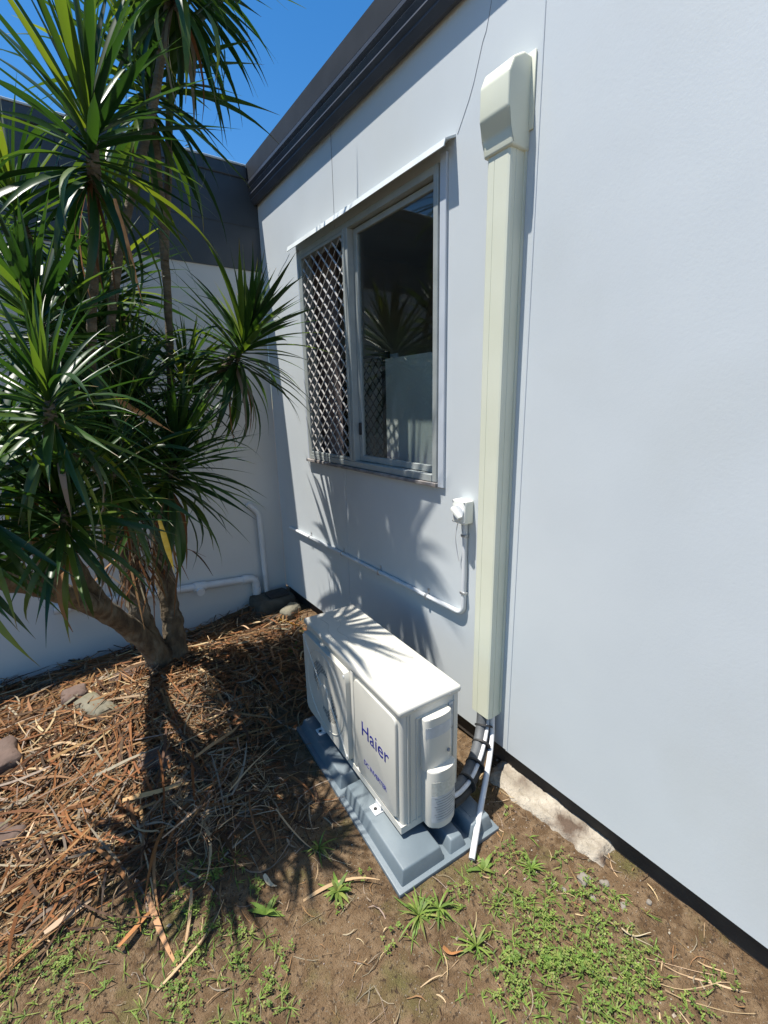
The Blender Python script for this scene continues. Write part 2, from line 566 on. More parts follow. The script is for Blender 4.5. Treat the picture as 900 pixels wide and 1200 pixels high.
# sash on the near side, recessed
sy0, sy1, sz0, sz1 = HY0 + .036, MU - .027, HZ0 + .040, HZ1 - .040
sx0, sx1 = XW + .022, XW + .046
wbox('sash', (sx0, sy0, sz0), (sx1, sy0 + .022, sz1), M['alu'])
wbox('sash', (sx0, sy1 - .034, sz0), (sx1, sy1, sz1), M['alu'])
wbox('sash', (sx0, sy0 + .0225, sz0), (sx1, sy1 - .0345, sz0 + .034), M['alu'])
wbox('sash', (sx0, sy0 + .0225, sz1 - .03), (sx1, sy1 - .0345, sz1), M['alu'])
wbox('seal', (sx0 + .004, sy1 + .0005, sz0), (sx1 + .01, sy1 + .010, sz1), M['black'], 0)
wbox('pane', (XW + .033, sy0 + .02, sz0 + .03), (XW + .038, sy1 - .03, sz1 - .028), M['glass'], 0)
wbox('latch', (sx0 - .012, sy1 - .030, sz0 + .16), (sx0 - .0003, sy1 - .012, sz0 + .235), M['black'], .003)
# sill flashing below the frame (thin, mottled, darker than the frame)
M['sill'] = mat('dark_sill', (.17, .15, .14), (.30, .28, .27), 14, .8, .002, 60)
wbox('sill', (XW - .030, HY0 - .012, HZ0 - .020), (XW + .03, HY1 + .02, HZ0 - .002), M['sill'], .002)
# trim boards
wbox('trim_board', (XW - .014, HY0 - .052, HZ0 - .021), (XW - .0005, HY0 - .0125, HZ1 + .02), M['trim'], .002)
wbox('trim_board', (XW - .011, HY1 + .002, HZ0 - .002), (XW - .0005, HY1 + .020, HZ1 + .02), M['trim'], .002)
# head flashing: folded strip sloping out from the wall
hd = prism('head_flashing', [(XW - .0005, 2.800), (XW - .058, 2.772), (XW - .068, 2.742), (XW - .0635, 2.741), (XW - .0545, 2.7675), (XW - .0005, 2.790)],
           'y', HY0 - .092, HY1 + .045, M['flash'])
wp(hd)
# security screen on the far side
wbox('screen_frame', (f0 - .002, MU + .026, HZ0 + .038), (XW + .015, MU + .044, HZ1 - .037), M['alu'])
wbox('screen_frame', (f0 - .002, HY1 - .052, HZ0 + .038), (XW + .015, HY1 - .034, HZ1 - .037), M['alu'])
wbox('screen_frame', (f0 - .002, MU + .0445, HZ0 + .038), (XW + .015, HY1 - .0525, HZ0 + .056), M['alu'])
wbox('screen_frame', (f0 - .002, MU + .0445, HZ1 - .055), (XW + .015, HY1 - .0525, HZ1 - .037), M['alu'])
def diamond(y0, y1, z0, z1, x, py, pz, w, m, name, tw=.35):
    s = pz / py
    for sg in (1, -1):
        # lines z = sg*s*(y - y0) + c
        cs = np.arange(z0 - (s * (y1 - y0) if sg > 0 else 0) - pz, z1 + (0 if sg > 0 else s * (y1 - y0)) + pz, pz)
        for c in cs:
            pts = []
            ya, yb = y0, y1
            f = lambda y: sg * s * (y - y0) + c
            yl = (z0 - c) / (sg * s) + y0
            yh = (z1 - c) / (sg * s) + y0
            a, b = max(y0, min(yl, yh)), min(y1, max(yl, yh))
            if b - a < .004: continue
            d = Vector((0, 1, sg * s)).normalized()
            # flat bar turned a little so that its upper face catches the sun
            nrm = Vector((-1, 0, 0))
            side = d.cross(nrm).normalized()
            if side.z < 0: side = -side
            side = (side * math.cos(tw) + Vector((1, 0, 0)) * math.sin(tw) ).normalized()
            th = d.cross(side).normalized()
            P0, P1 = Vector((x + .0012 * sg, a, f(a))), Vector((x + .0012 * sg, b, f(b)))
            bm = bmesh.new()
            vs8 = []
            for P in (P0, P1):
                for su, tu in ((-1, -1), (1, -1), (1, 1), (-1, 1)):
                    vs8.append(bm.verts.new(P + side * (su * w / 2) + th * (tu * .0011)))
            for q in ((0, 1, 2, 3), (7, 6, 5, 4), (0, 4, 5, 1), (1, 5, 6, 2), (2, 6, 7, 3), (3, 7, 4, 0)):
                bm.faces.new([vs8[k] for k in q])
            wp(from_bm(name, bm, m))
diamond(MU + .040, HY1 - .048, HZ0 + .052, HZ1 - .051, XW - .004, .092, .087, .010, M['alu_mesh'], 'mesh_strand', .45)
# things seen inside the room
cu = bmesh.new()
prev = None
for i in range(61):
    y = 2.86 + i * .74 / 60
    x = XW + .17 + .022 * math.sin(i * 1.05) + .006 * math.sin(i * 2.7)
    a, b = cu.verts.new((x, y, 1.2)), cu.verts.new((x, y, 2.85))
    if prev: cu.faces.new((prev[0], a, b, prev[1]))
    prev = (a, b)
thicken(cu, .003)
tag(from_bm('curtain', cu, M['curtain'], None, 60), 'dark brown curtain hanging behind the diamond security mesh', 'curtain')
bl = box('blind_panel', (XW + .30, 1.95, 1.15), (XW + .312, 2.50, 2.02), M['blind'])
tag(bl, 'pale board standing inside the room behind the window glass', 'board')
pb = box('mauve_shelf', (XW + .14, 1.70, 1.30), (XW + .285, 2.56, 1.36), M['purple'], None, .01)
tag(pb, 'mauve shelf board just inside the window pane', 'shelf')
isc = box('inner_security_screen', (XW + .34, 2.53, 1.15), (XW + .36, 2.60, 2.05), M['black'])
tag(isc, 'dark security screen inside the room beside the pale board', 'security screen')
bm = bmesh.new()
for sg in (1, -1):
    for k in range(-8, 22):
        c = 1.25 + k * .075
        a0, a1 = 2.60, 3.10
        z0_, z1_ = c, c + sg * (a1 - a0) * .95
        n_ = 14
        for q in range(n_):
            ya, yb_ = a0 + (a1 - a0) * q / n_, a0 + (a1 - a0) * (q + 1) / n_
            za, zb = z0_ + (z1_ - z0_) * q / n_, z0_ + (z1_ - z0_) * (q + 1) / n_
            if min(za, zb) < 1.15 or max(za, zb) > 2.05: continue
            xx = XW + .346 + .003 * sg
            w = .007
            v = [bm.verts.new((xx, ya, za - w)), bm.verts.new((xx, yb_, zb - w)), bm.verts.new((xx, yb_, zb + w)), bm.verts.new((xx, ya, za + w))]
            bm.faces.new(v)
thicken(bm, .002)
from_bm('mesh', bm, M['black'], isc)
box('rail', (XW + .34, 2.53, 2.05), (XW + .36, 3.1, 2.07), M['black'], isc)
box('backing_cloth', (XW + .40, 2.5, 1.15), (XW + .41, 3.1, 2.06), M['room'], isc)

# ------------------------------------------------------------------ adjoining building at the back
bb = empty('adjoining_building', (0, YB, -.1))
tag(bb, 'shaded grey painted wall with dark clad upper band behind the palm', 'building')
def bp_(o):
    o.parent = bb
    o.matrix_parent_inverse = Matrix.Translation(bb.location).inverted()
    return o
bp_(box('wall', (-6, YB, -.4), (XW - .001, YB + .2, 2.757), M['wall_back']))
bp_(box('cladding_panel', (-6, YB - .010, 2.757), (.25, YB + .2, 3.375), M['dark_clad']))
bp_(box('cladding_panel', (.2525, YB - .010, 2.757), (XW - .001, YB + .2, 3.375), M['dark_clad']))
bp_(box('fascia', (-6, YB - .022, 3.376), (XW - .070, YB + .2, 3.455), M['dark_clad'], None, .004, 1))
bp_(box('capping', (-6, YB - .028, 3.4555), (XW - .072, YB + .24, 3.468), M['flash'], None, .002, 1))
bp_(box('seam_trim', (-6, YB - .014, 3.06), (XW - .002, YB - .0101, 3.067), M['dark_clad']))

# ------------------------------------------------------------------ duct on the wall
du = empty('pipe_cover_duct', (XW, 1.26, .30))
tag(du, 'tall cream plastic pipe duct fixed upright on the house wall', 'duct')
def dp(o):
    o.parent = du
    o.matrix_parent_inverse = Matrix.Translation(du.location).inverted()
    return o
a, b = 1.206, 1.314                                    # near and far side
xf = 1.418
prof = [(XW - .0008, a - .001), (xf + .030, a - .001), (xf + .0285, a + .0008), (xf + .027, a + .0008), (xf + .0255, a - .001), (xf + .012, a), (xf + .003, a + .004), (xf, a + .012), (xf, a + .070), (xf + .0015, a + .071), (xf + .0015, a + .0725), (xf, a + .0735),
        (xf, b - .008), (xf + .004, b - .002), (xf + .012, b), (XW - .0008, b)]
dp(prism('cover', [(x, y) for x, y in prof], 'z', .305, 2.63, M['duct'], None))
dp(box('back_plate', (XW - .012, a - .007, .318), (XW - .0006, a - .0012, 2.6), M['duct']))
# hood: larger outline, side profile with chamfered front bottom and sloping top
ha, hb = a - .012, b + .012
bm = bmesh.new()
hp_prof = [(XW - .0008, 2.595), (xf - .008, 2.595), (xf - .008, 2.650), (xf - .036, 2.700), (xf - .036, 2.800), (xf - .014, 2.845), (XW - .045, 2.874), (XW - .0008, 2.874)]
A = [bm.verts.new((x, ha, z)) for x, z in hp_prof]
B = [bm.verts.new((x, hb, z)) for x, z in hp_prof]
n = len(A)
for i in range(n):
    bm.faces.new((A[i], A[(i + 1) % n], B[(i + 1) % n], B[i]))
bm.faces.new(list(reversed(A))); bm.faces.new(B)
bmesh.ops.bevel(bm, geom=[e for e in bm.edges if not all(v.co.x > XW - .01 for v in e.verts)], offset=.009, segments=3, profile=.5, affect='EDGES')
dp(from_bm('hood', bm, M['duct'], None, 40))
dp(box('hood_flange', (XW - .008, ha - .016, 2.655), (XW - .0007, hb + .010, 2.885), M['duct'], None, .003, 2))

# ------------------------------------------------------------------ pipe bundle and drain under the duct
pb_pts = [(1.465, 1.280, .36), (1.458, 1.268, .29), (1.425, 1.240, .225), (1.36, 1.20, .18), (1.28, 1.160, .155), (1.20, 1.128, .145), (1.125, 1.108, .150), (1.085, 1.105, .155)]
bun = empty('refrigerant_pipe_bundle', (1.30, 1.15, .1))
tag(bun, 'black insulated refrigerant pipes curving from the cream duct to the outdoor unit', 'pipes')
def bpp(o):
    o.parent = bun
    o.matrix_parent_inverse = Matrix.Translation(bun.location).inverted()
    return o
path = smooth_path(pb_pts, 8)
def offset_path(path, off):
    out = []
    for i, p in enumerate(path):
        d = (path[min(i + 1, len(path) - 1)] - path[max(i - 1, 0)]).normalized()
        s = d.cross(Vector((0.3, -.6, .7))).normalized()
        u = s.cross(d).normalized()
        out.append(p + s * off[0] + u * off[1])
    return out
bpp(tube('insulated_pipe', offset_path(path, (.018, 0)), .024, M['foam'], None, 14))
bpp(tube('insulated_pipe', offset_path(path, (-.020, -.004)), .020, M['black'], None, 14))
bpp(tube('control_cable', offset_path(path, (.002, .024)), .0095, M['tape'], None, 10))
k0 = len(path)
bpp(tube('taped_section', offset_path(path[:10], (.010, .014)), [.022] * 10, M['tape'], None, 12))
for i in (6, 14, 22, 31, 40):
    pp = offset_path(path, (0, .002))
    d = (pp[i + 1] - pp[i]).normalized()
    bpp(tube('cable_tie', [pp[i] - d * .004, pp[i] + d * .004], .044, M['black'], None, 16))
dr_pts = [(1.462, 1.222, .36), (1.460, 1.218, .26), (1.445, 1.205, .20), (1.36, 1.145, .145), (1.20, 1.045, .075), (1.055, .952, .012)]
dr = tube('drain_pipe', dr_pts, .0125, M['pvc'], None, 14, sub=5)
tag(dr, 'white plastic drain pipe leaning from the duct down to the soil', 'drain pipe')

# ------------------------------------------------------------------ conduit and isolator switch
cz, cy = .725, 1.447
xr = XW - .0135
bend = [(xr, cy + .045 * (1 - math.sin(t)), cz + .045 * (1 - math.cos(t))) for t in np.linspace(0, math.pi / 2, 8)]
co = empty('electrical_conduit', (xr, 2.4, cz))
tag(co, 'grey electrical conduit running low along the house wall to the switch', 'conduit')
def cp(o):
    o.parent = co
    o.matrix_parent_inverse = Matrix.Translation(co.location).inverted()
    return o
cp(tube('tube', [(xr, 3.50, cz)] + bend + [(xr, cy, 1.205)], .0125, M['pvc_grey'], None, 14))
cp(tube('coupling', [(xr, 1.98, cz), (xr, 2.05, cz)], .0148, M['pvc_grey'], None, 14))
cp(tube('coupling', [(xr, 2.72, cz), (xr, 2.79, cz)], .0148, M['pvc_grey'], None, 14))
for y in (3.12, 2.62, 2.17, 1.72):
    c = box('saddle_clip', (XW - .030, y - .008, cz - .017), (XW - .0005, y + .008, cz + .017), M['steel'], None, .006, 2)
    cp(c)
    cp(box('clip_tab', (XW - .004, y - .008, cz + .0175), (XW - .0005, y + .008, cz + .042), M['steel'], None, .001, 1))
for z in (.84, 1.13):
    cp(box('saddle_clip', (XW - .030, cy - .017, z - .008), (XW - .0005, cy + .017, z + .008), M['steel'], None, .006, 2))

sw = empty('isolator_switch', (XW, 1.455, 1.25))
tag(sw, 'small white isolator switch on the wall beside the duct', 'switch')
def sp(o):
    o.parent = sw
    o.matrix_parent_inverse = Matrix.Translation(sw.location).inverted()
    return o
sp(box('housing', (XW - .058, 1.408, 1.195), (XW - .0006, 1.492, 1.305), M['switch'], None, .007, 3))
bm = bmesh.new()
tube_bm(bm, [(XW - .058, 1.450, 1.248), (XW - .066, 1.450, 1.248)], [.037, .035], 28)
sp(from_bm('dial', bm, M['pvc_grey'], None, 40))
kn = box('knob', (-.012, -.033, -.009), (.012, .033, .009), M['switch'], None, .004, 2)
kn.matrix_world = Matrix.Translation((XW - .073, 1.450, 1.248)) @ Matrix.Rotation(R(40), 4, 'X')
kn.parent = sw; kn.matrix_parent_inverse = Matrix.Translation(sw.location).inverted()
for dy, dz in ((-.036, .047), (.036, .047), (-.036, -.047), (.036, -.047)):
    bm = bmesh.new()
    tube_bm(bm, [(XW - .057, 1.450 + dy, 1.25 + dz), (XW - .0597, 1.450 + dy, 1.25 + dz)], .0035, 8)
    sp(from_bm('screw', bm, M['ink']))
sp(tube('loose_wire', [(XW - .03, 1.478, 1.197), (XW - .034, 1.490, 1.12), (XW - .02, 1.492, 1.04), (XW - .012, 1.486, .99)], .0022, M['pvc'], None, 6, sub=5))

# ------------------------------------------------------------------ pad and outdoor unit
TH = -.055
pad = empty('mounting_pad', (.748, 1.012, 0), -.068)
tag(pad, 'blue grey ribbed plastic pad lying under the outdoor unit', 'pad')
box('base_sheet', (0, 0, -.012), (.500, 1.040, .012), M['pad'], pad, .005, 2)
def frustum(name, x0, x1, y0, y1, z0, z1, s):
    bm = bmesh.new()
    lo = [bm.verts.new(c) for c in ((x0, y0, z0), (x1, y0, z0), (x1, y1, z0), (x0, y1, z0))]
    hi = [bm.verts.new(c) for c in ((x0 + s, y0 + s, z1), (x1 - s, y0 + s, z1), (x1 - s, y1 - s, z1), (x0 + s, y1 - s, z1))]
    for i in range(4):
        bm.faces.new((lo[i], lo[(i + 1) % 4], hi[(i + 1) % 4], hi[i]))
    top = bm.faces.new(hi)
    bmesh.ops.bevel(bm, geom=list(top.edges) + [e for e in bm.edges if abs(e.verts[0].co.z - e.verts[1].co.z) > .02], offset=.006, segments=2, profile=.5, affect='EDGES')
    return from_bm(name, bm, M['pad'], pad, 40)
ZP = .068
for (y0, y1) in ((.018, .500), (.530, 1.022)):
    frustum('raised_block', .022, .225, y0, y1, .010, ZP, .014)
    frustum('raised_block', .250, .335, y0, y1, .010, ZP - .008, .016)
    frustum('raised_block', .360, .482, y0, y1, .010, ZP, .014)
box('moulded_label', (.395, .060, ZP - .0005), (.450, .135, ZP + .0015), M['pad'], pad)

ac = empty('outdoor_unit', (.851, 1.137, ZP), TH)
tag(ac, 'cream air conditioner outdoor unit with fan grille standing on the plastic pad', 'air conditioner')
L, D, Z0, Z1 = .905, .302, .095 - ZP, .650 - ZP
vert_e = lambda e: abs(e.verts[0].co.z - e.verts[1].co.z) > .1
box('base_pan', (.004, .004, Z0 - .003), (D - .004, L - .004, Z0 + .03), M['ac'], ac, .012, 3, vert_e)
# casing with an opening behind the fan panel is a simple shell; the fan well is a dark drum set into the panel
box('casing', (.012, .006, Z0 + .012), (D - .006, L - .006, Z1 - .028), M['ac'], ac, .016, 4, vert_e)
lid = box('top_cover', (.0, .0, Z1 - .030), (D, L, Z1), M['ac'], ac, .011, 3)
# embossed contour lines on the lid
for pts in ([(.05, .10), (.07, .20), (.05, .30), (.10, .36), (.09, .46), (.15, .50), (.14, .60), (.20, .66)],
            [(.09, .06), (.12, .16), (.10, .25), (.15, .32), (.14, .40), (.20, .45), (.20, .56), (.25, .62)],
            [(.16, .05), (.17, .13), (.15, .22), (.20, .29), (.19, .36), (.25, .40), (.26, .50)],
            [(.24, .08), (.22, .16), (.235, .24), (.26, .28)],
            [(.05, .42), (.06, .52), (.10, .58), (.09, .68), (.14, .74), (.13, .84)],
            [(.04, .60), (.05, .70), (.08, .76), (.07, .85)],
            [(.20, .72), (.19, .80), (.23, .86)]):
    tube('embossed_line', [(x, y, Z1 - .0019) for x, y in pts], .0026, M['ac_line'], lid, 6, sub=6)
# front fan panel (far half) and front panel with lettering (near half)
def plate(name, x0, x1, y0, y1, z0, z1, rad, m, parent):
    """rounded-corner plate in the y-z plane, front towards -x"""
    poly = []
    for cy_, cz_, a0 in ((y1 - rad, z1 - rad, 0), (y0 + rad, z1 - rad, 90), (y0 + rad, z0 + rad, 180), (y1 - rad, z0 + rad, 270)):
        for k in range(6):
            t = R(a0 + k * 18)
            poly.append((cy_ + rad * math.cos(t), cz_ + rad * math.sin(t)))
    return prism(name, poly, 'x', x0, x1, m, parent, .006, 40)
fpan = plate('front_panel', .0005, .016, .030, .355, Z0 + .045, Z1 - .052, .022, M['ac'], ac)

def text_mesh(body, size, name, m, parent, mtx, spacing=1.0):
    cu_ = bpy.data.curves.new(name, 'FONT')
    cu_.body = body
    cu_.size = size
    cu_.extrude = .0006
    cu_.space_character = spacing
    to = bpy.data.objects.new(name, cu_)
    col.objects.link(to)
    dg = bpy.context.evaluated_depsgraph_get()
    me_ = bpy.data.meshes.new_from_object(to.evaluated_get(dg))
    bpy.data.objects.remove(to)
    o = link(name, me_, None, parent)
    me_.materials.clear(); me_.materials.append(m)
    o.matrix_local = mtx
    return o
# text x -> -y, text y -> +z, normal -> -x
def front_m(x, y, z): return Matrix(((0, 0, -1, x), (-1, 0, 0, y), (0, 1, 0, z), (0, 0, 0, 1)))
def side_m(x, y, z): return Matrix(((1, 0, 0, x), (0, 0, -1, y), (0, 1, 0, z), (0, 0, 0, 1)))
text_mesh('Haier', .098, 'lettering', M['blue'], fpan, front_m(.0001, .300, Z0 + .262), 1.0)
text_mesh('DC INVERTER', .031, 'small_lettering', M['blue'], fpan, front_m(.0001, .285, Z0 + .120), .95)

# fan panel: frame plate with a round hole, perforated guard, swirl plates, drum, fan
FY, FZ, FR = .640, (Z0 + Z1) / 2 - .006, .205
y0, y1, z0, z1 = .400, L - .015, Z0 + .030, Z1 - .052
bm = bmesh.new()
NN = 72
outer, inner, outer_b, inner_b = [], [], [], []
def rr_point(t):
    c, s = math.cos(t), math.sin(t)
    hy, hz, rad = (y1 - y0) / 2, (z1 - z0) / 2, .035
    k = 1 / max(abs(c) / hy, abs(s) / hz)
    py_, pz_ = c * k, s * k
    cy_, cz_ = hy - rad, hz - rad
    if abs(py_) > cy_ and abs(pz_) > cz_:
        v = Vector((abs(py_) - cy_, abs(pz_) - cz_))
        v = v.normalized() * rad if v.length > rad else v
        py_ = math.copysign(cy_ + v.x, py_); pz_ = math.copysign(cz_ + v.y, pz_)
    return (y0 + y1) / 2 + py_, (z0 + z1) / 2 + pz_
for k in range(NN):
    t = 2 * math.pi * k / NN
    oy, oz = rr_point(t)
    iy, iz = FY + FR * math.cos(t), FZ + FR * math.sin(t)
    outer.append(bm.verts.new((-.014, oy * .985 + .015 * (y0 + y1) / 2, oz * .985 + .015 * (z0 + z1) / 2)))
    outer_b.append(bm.verts.new((.014, oy, oz)))
    inner.append(bm.verts.new((-.014, iy, iz)))
    inner_b.append(bm.verts.new((.010, iy, iz)))
for k in range(NN):
    q = (k + 1) % NN
    bm.faces.new((outer[k], outer[q], inner[q], inner[k]))
    bm.faces.new((outer_b[k], outer_b[q], outer[q], outer[k]))
    bm.faces.new((inner[k], inner[q], inner_b[q], inner_b[k]))
fp = from_bm('fan_panel', bm, M['ac'], ac, 30)
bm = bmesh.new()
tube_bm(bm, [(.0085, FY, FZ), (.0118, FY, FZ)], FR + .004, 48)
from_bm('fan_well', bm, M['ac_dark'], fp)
# swirl: two dark crescents beside an S-shaped plate through the hub
def region(y, z):
    u, v = (y - FY) / FR, (z - FZ) / FR
    r = math.hypot(u, v)
    if r > 1.07: return 'out'
    if r > .96: return 'solid'
    def crescent(u, v):
        return math.hypot(u - .20, v - .26) < .44 and math.hypot(u + .05, v - .05) > .42
    if crescent(u, v) or crescent(-u, -v): return 'coarse'
    if r < .60 or abs(u + v * .9) < .12: return 'solid'
    if v > -.15 and u < .62: return 'fine'
    if v < -.1: return 'solid'
    return 'fine'
bm = bmesh.new()
def flat(y, z, w, h, x=-.0146):
    v = [bm.verts.new((x, y + a_ * w / 2, z + b_ * h / 2)) for a_, b_ in ((-1, -1), (-1, 1), (1, 1), (1, -1))]
    bm.faces.new(v)
c = .0105
n_ = int(FR * 2.14 / c)
for i in range(n_):
    for j in range(n_):
        y, z = FY - FR * 1.07 + (i + .5) * c, FZ - FR * 1.07 + (j + .5) * c
        g = region(y, z)
        if g == 'solid':
            flat(y, z, c, c)
        elif g in ('fine', 'rib'):
            hw = .0026 if g == 'fine' else .0022
            t_ = c - hw
            flat(y - (c - t_ / 2) / 2, z, t_ / 2, c); flat(y + (c - t_ / 2) / 2, z, t_ / 2, c)
            flat(y, z - (c - t_ / 2) / 2, hw, t_ / 2); flat(y, z + (c - t_ / 2) / 2, hw, t_ / 2)
        elif g == 'coarse':
            # one wire cell in two, diamond wires
            s_ = 1 if (i + j) % 2 else -1
            w = .0016
            v = [bm.verts.new((-.0138, y - c / 2, z - s_ * c / 2 - w)), bm.verts.new((-.0138, y - c / 2, z - s_ * c / 2 + w)),
                 bm.verts.new((-.0138, y + c / 2, z + s_ * c / 2 + w)), bm.verts.new((-.0138, y + c / 2, z + s_ * c / 2 - w))]
            bm.faces.new(v)
thicken(bm, .0016)
tag(from_bm('perforated_guard', bm, M['ac'], fp), kind='stuff')
# raised swirl ridge and outer ring of the guard
def arc(cy_, cz_, r, t0, t1, n=24, x=-.0150):
    return [(x, cy_ + r * math.cos(t), cz_ + r * math.sin(t)) for t in np.linspace(t0, t1, n)]
tube('guard_ring', arc(FY, FZ, FR, 0, 2 * math.pi, 60), .0026, M['ac'], fp, 8)
sw_pts = [(-.0150, FY - FR * .95 * math.cos(R(40)) , FZ + FR * .95 * math.sin(R(-40)))]
tube('swirl_ridge', [(-.0148, FY + .24, FZ + .205), (-.0148, FY + .12, FZ + .085), (-.0148, FY + .045, FZ + .02), (-.0148, FY, FZ), (-.0148, FY - .045, FZ - .02), (-.0148, FY - .13, FZ - .10), (-.0148, FY - .22, FZ - .215)], .0035, M['ac'], fp, 8, sub=6)
bm = bmesh.new()
tube_bm(bm, [(-.0145, FY, FZ), (-.0185, FY, FZ)], [.040, .036], 28)
from_bm('hub_cap', bm, M['ac'], fp, 40)
for k in range(3):
    bm = bmesh.new()
    rows = []
    for r_ in np.linspace(.05, .19, 6):
        row = []
        for t in np.linspace(0, R(75), 7):
            tt = t + R(120 * k) + r_ * 1.5
            row.append(bm.verts.new((.0075 - .014 * (t / R(75)), FY + r_ * math.cos(tt), FZ + r_ * math.sin(tt))))
        rows.append(row)
    for ra, rb_ in zip(rows, rows[1:]):
        for q in range(6):
            bm.faces.new((ra[q], ra[q + 1], rb_[q + 1], rb_[q]))
    thicken(bm, .002)
    from_bm('fan_blade', bm, M['fan'], fp, 40)
for (sy, sz) in ((y0 + .022, z1 - .026), (y0 + .022, z0 + .03), (y1 - .022, z1 - .026)):
    bm = bmesh.new()
    tube_bm(bm, [(-.0130, sy, sz), (-.0155, sy, sz)], [.008, .007], 14)
    from_bm('screw', bm, M['pvc_grey'], fp, 40)
# bulge between the fan panel and the lettered panel
box('divider_post', (.003, .368, Z0 + .035), (.014, .392, Z1 - .034), M['ac'], ac, .005, 2)

# near side: folds, valve covers, stickers
for lx in (.036, .050, .262):
    box('side_fold', (lx, .0015, Z0 + .02), (lx + .0035, .007, Z1 - .034), M['ac'], ac, .0012, 1)
box('side_recess_edge', (.078, .001, Z0 + .02), (.082, .007, Z1 - .060), M['ac'], ac, .001, 1)
box('side_recess_edge', (.0825, .001, Z1 - .064), (.225, .007, Z1 - .060), M['ac'], ac, .001, 1)
def dcover(name, x0, x1, z0, z1, out, slope=0):
    n = 12
    poly = []
    xm = (x0 + x1) / 2
    flat_ = out * .45
    poly.append((x1, .0065)); poly.append((x1, -flat_))
    for k in range(1, n):
        t = math.pi * k / n
        poly.append((xm + (x1 - x0) / 2 * math.cos(t), -flat_ - (out - flat_) * math.sin(t)))
    poly.append((x0, -flat_)); poly.append((x0, .0065))
    return prism(name, poly, 'z', z0, z1, M['ac'], ac, .007, 40)
up = dcover('upper_handle_cover', .098, .232, Z0 + .262, Z1 - .062, .036)
lowc = dcover('lower_valve_cover', .105, .240, Z0 + .006, Z0 + .272, .066)
# sloped cap below the handle recess of the upper cover
def curved_label(name, cov, x0, x1, out, z0, z1, m, f0_=.15, f1_=.85, eps=.0008):
    flat_ = out * .45
    xm = (x0 + x1) / 2
    bm = bmesh.new()
    prev = None
    for k in np.linspace(f0_, f1_, 11):
        t = math.pi * (1 - k)
        p = (xm + ((x1 - x0) / 2 + eps) * math.cos(t), -flat_ - (out - flat_ + eps) * math.sin(t))
        a_, b_ = bm.verts.new((p[0], p[1], z0)), bm.verts.new((p[0], p[1], z1))
        if prev: bm.faces.new((prev[0], a_, b_, prev[1]))
        prev = (a_, b_)
    thicken(bm, .0005)
    return from_bm(name, bm, m, cov, 60)
curved_label('handle_recess', up, .098, .232, .036, Z1 - .145, Z1 - .098, M['sticker'], .12, .88)
curved_label('rating_label', lowc, .105, .240, .066, Z0 + .035, Z0 + .160, M['sticker'], .16, .90)
curved_label('clear_label', lowc, .105, .240, .066, Z0 + .165, Z0 + .225, M['sticker_tan'], .16, .90)
for r_ in range(9):
    z_ = Z0 + .150 - r_ * .0125
    curved_label('print_row', lowc, .105, .240, .066, z_ - .0016, z_ + .0008, M['ink'], .24 + .03 * (r_ % 3), .80 - .05 * (r_ * 7 % 4), .0014)
box('barcode_sticker', (.238, .0002, Z1 - .165), (.258, .0055, Z1 - .055), M['sticker'], ac)
for r_ in range(14):
    z_ = Z1 - .066 - r_ * .0034
    box('barcode_bar', (.242, -.0004, z_ - (.0012 if r_ % 3 else .0006)), (.254, .0003, z_), M['ink'], ac)
box('narrow_sticker', (.240, .0002, Z1 - .262), (.256, .0055, Z1 - .176), M['sticker'], ac)
bm = bmesh.new()
tube_bm(bm, [(.205, -.034, Z0 + .325), (.207, -.040, Z0 + .325)], .007, 12)
from_bm('screw', bm, M['ink'], ac)
for lx in (.07, .24):
    bm = bmesh.new()
    tube_bm(bm, [(lx, .0005, Z1 - .018), (lx, -.002, Z1 - .018)], .004, 10)
    from_bm('screw', bm, M['steel'], ac)
# mounting feet
for ly in (.175, .735):
    for sgn, x in ((-1, .006), (1, D - .006)):
        xa, xb = (x - .034, x + .02) if sgn < 0 else (x - .02, x + .034)
        fo = box('foot', (xa, ly - .027, -.0005), (xb, ly + .027, .006), M['pvc'], ac, .003, 1)
        box('foot_web', (x - .004, ly - .022, .0062), (x + .004, ly + .022, Z0 + .004), M['pvc'], fo)
        bm = bmesh.new()
        tube_bm(bm, [(x + sgn * .018, ly, .0055), (x + sgn * .018, ly, .0075)], .008, 12)
        from_bm('bolt_hole', bm, M['ac_dark'], fo)

# ------------------------------------------------------------------ footing and drain things
def lumpy(name, lo, hi, m, sub=4, amp=.02, freq=9, seed=0, rot=0, bev=.2):
    bm = bmesh.new()
    s = [hi[i] - lo[i] for i in range(3)]
    box_bm(bm, lo, hi, min(s) * bev, 2)
    for _ in range(sub):
        es = [e for e in bm.edges if e.calc_length() > max(.012, max(s) / 22)]
        if not es: break
        bmesh.ops.subdivide_edges(bm, edges=es, cuts=1, use_grid_fill=True)
    bmesh.ops.triangulate(bm, faces=[f for f in bm.faces if len(f.verts) > 4])
    bm.normal_update()
    for v in bm.verts:
        q = v.co * freq + Vector((seed * 3.1, seed, 0))
        v.co += v.normal * amp * (mnoise.noise(q) + .5 * mnoise.noise(q * 2.7))
    ctr = Vector([(lo[i] + hi[i]) / 2 for i in range(2)] + [lo[2]])
    for v in bm.verts: v.co -= ctr
    o = from_bm(name, bm, m, None, 50)
    o.location = ctr
    o.rotation_euler = (0, 0, rot)
    return o
bm = bmesh.new()
fx, fy = np.arange(1.30, 1.7001, .009), np.arange(.50, 1.2801, .009)
rows = []
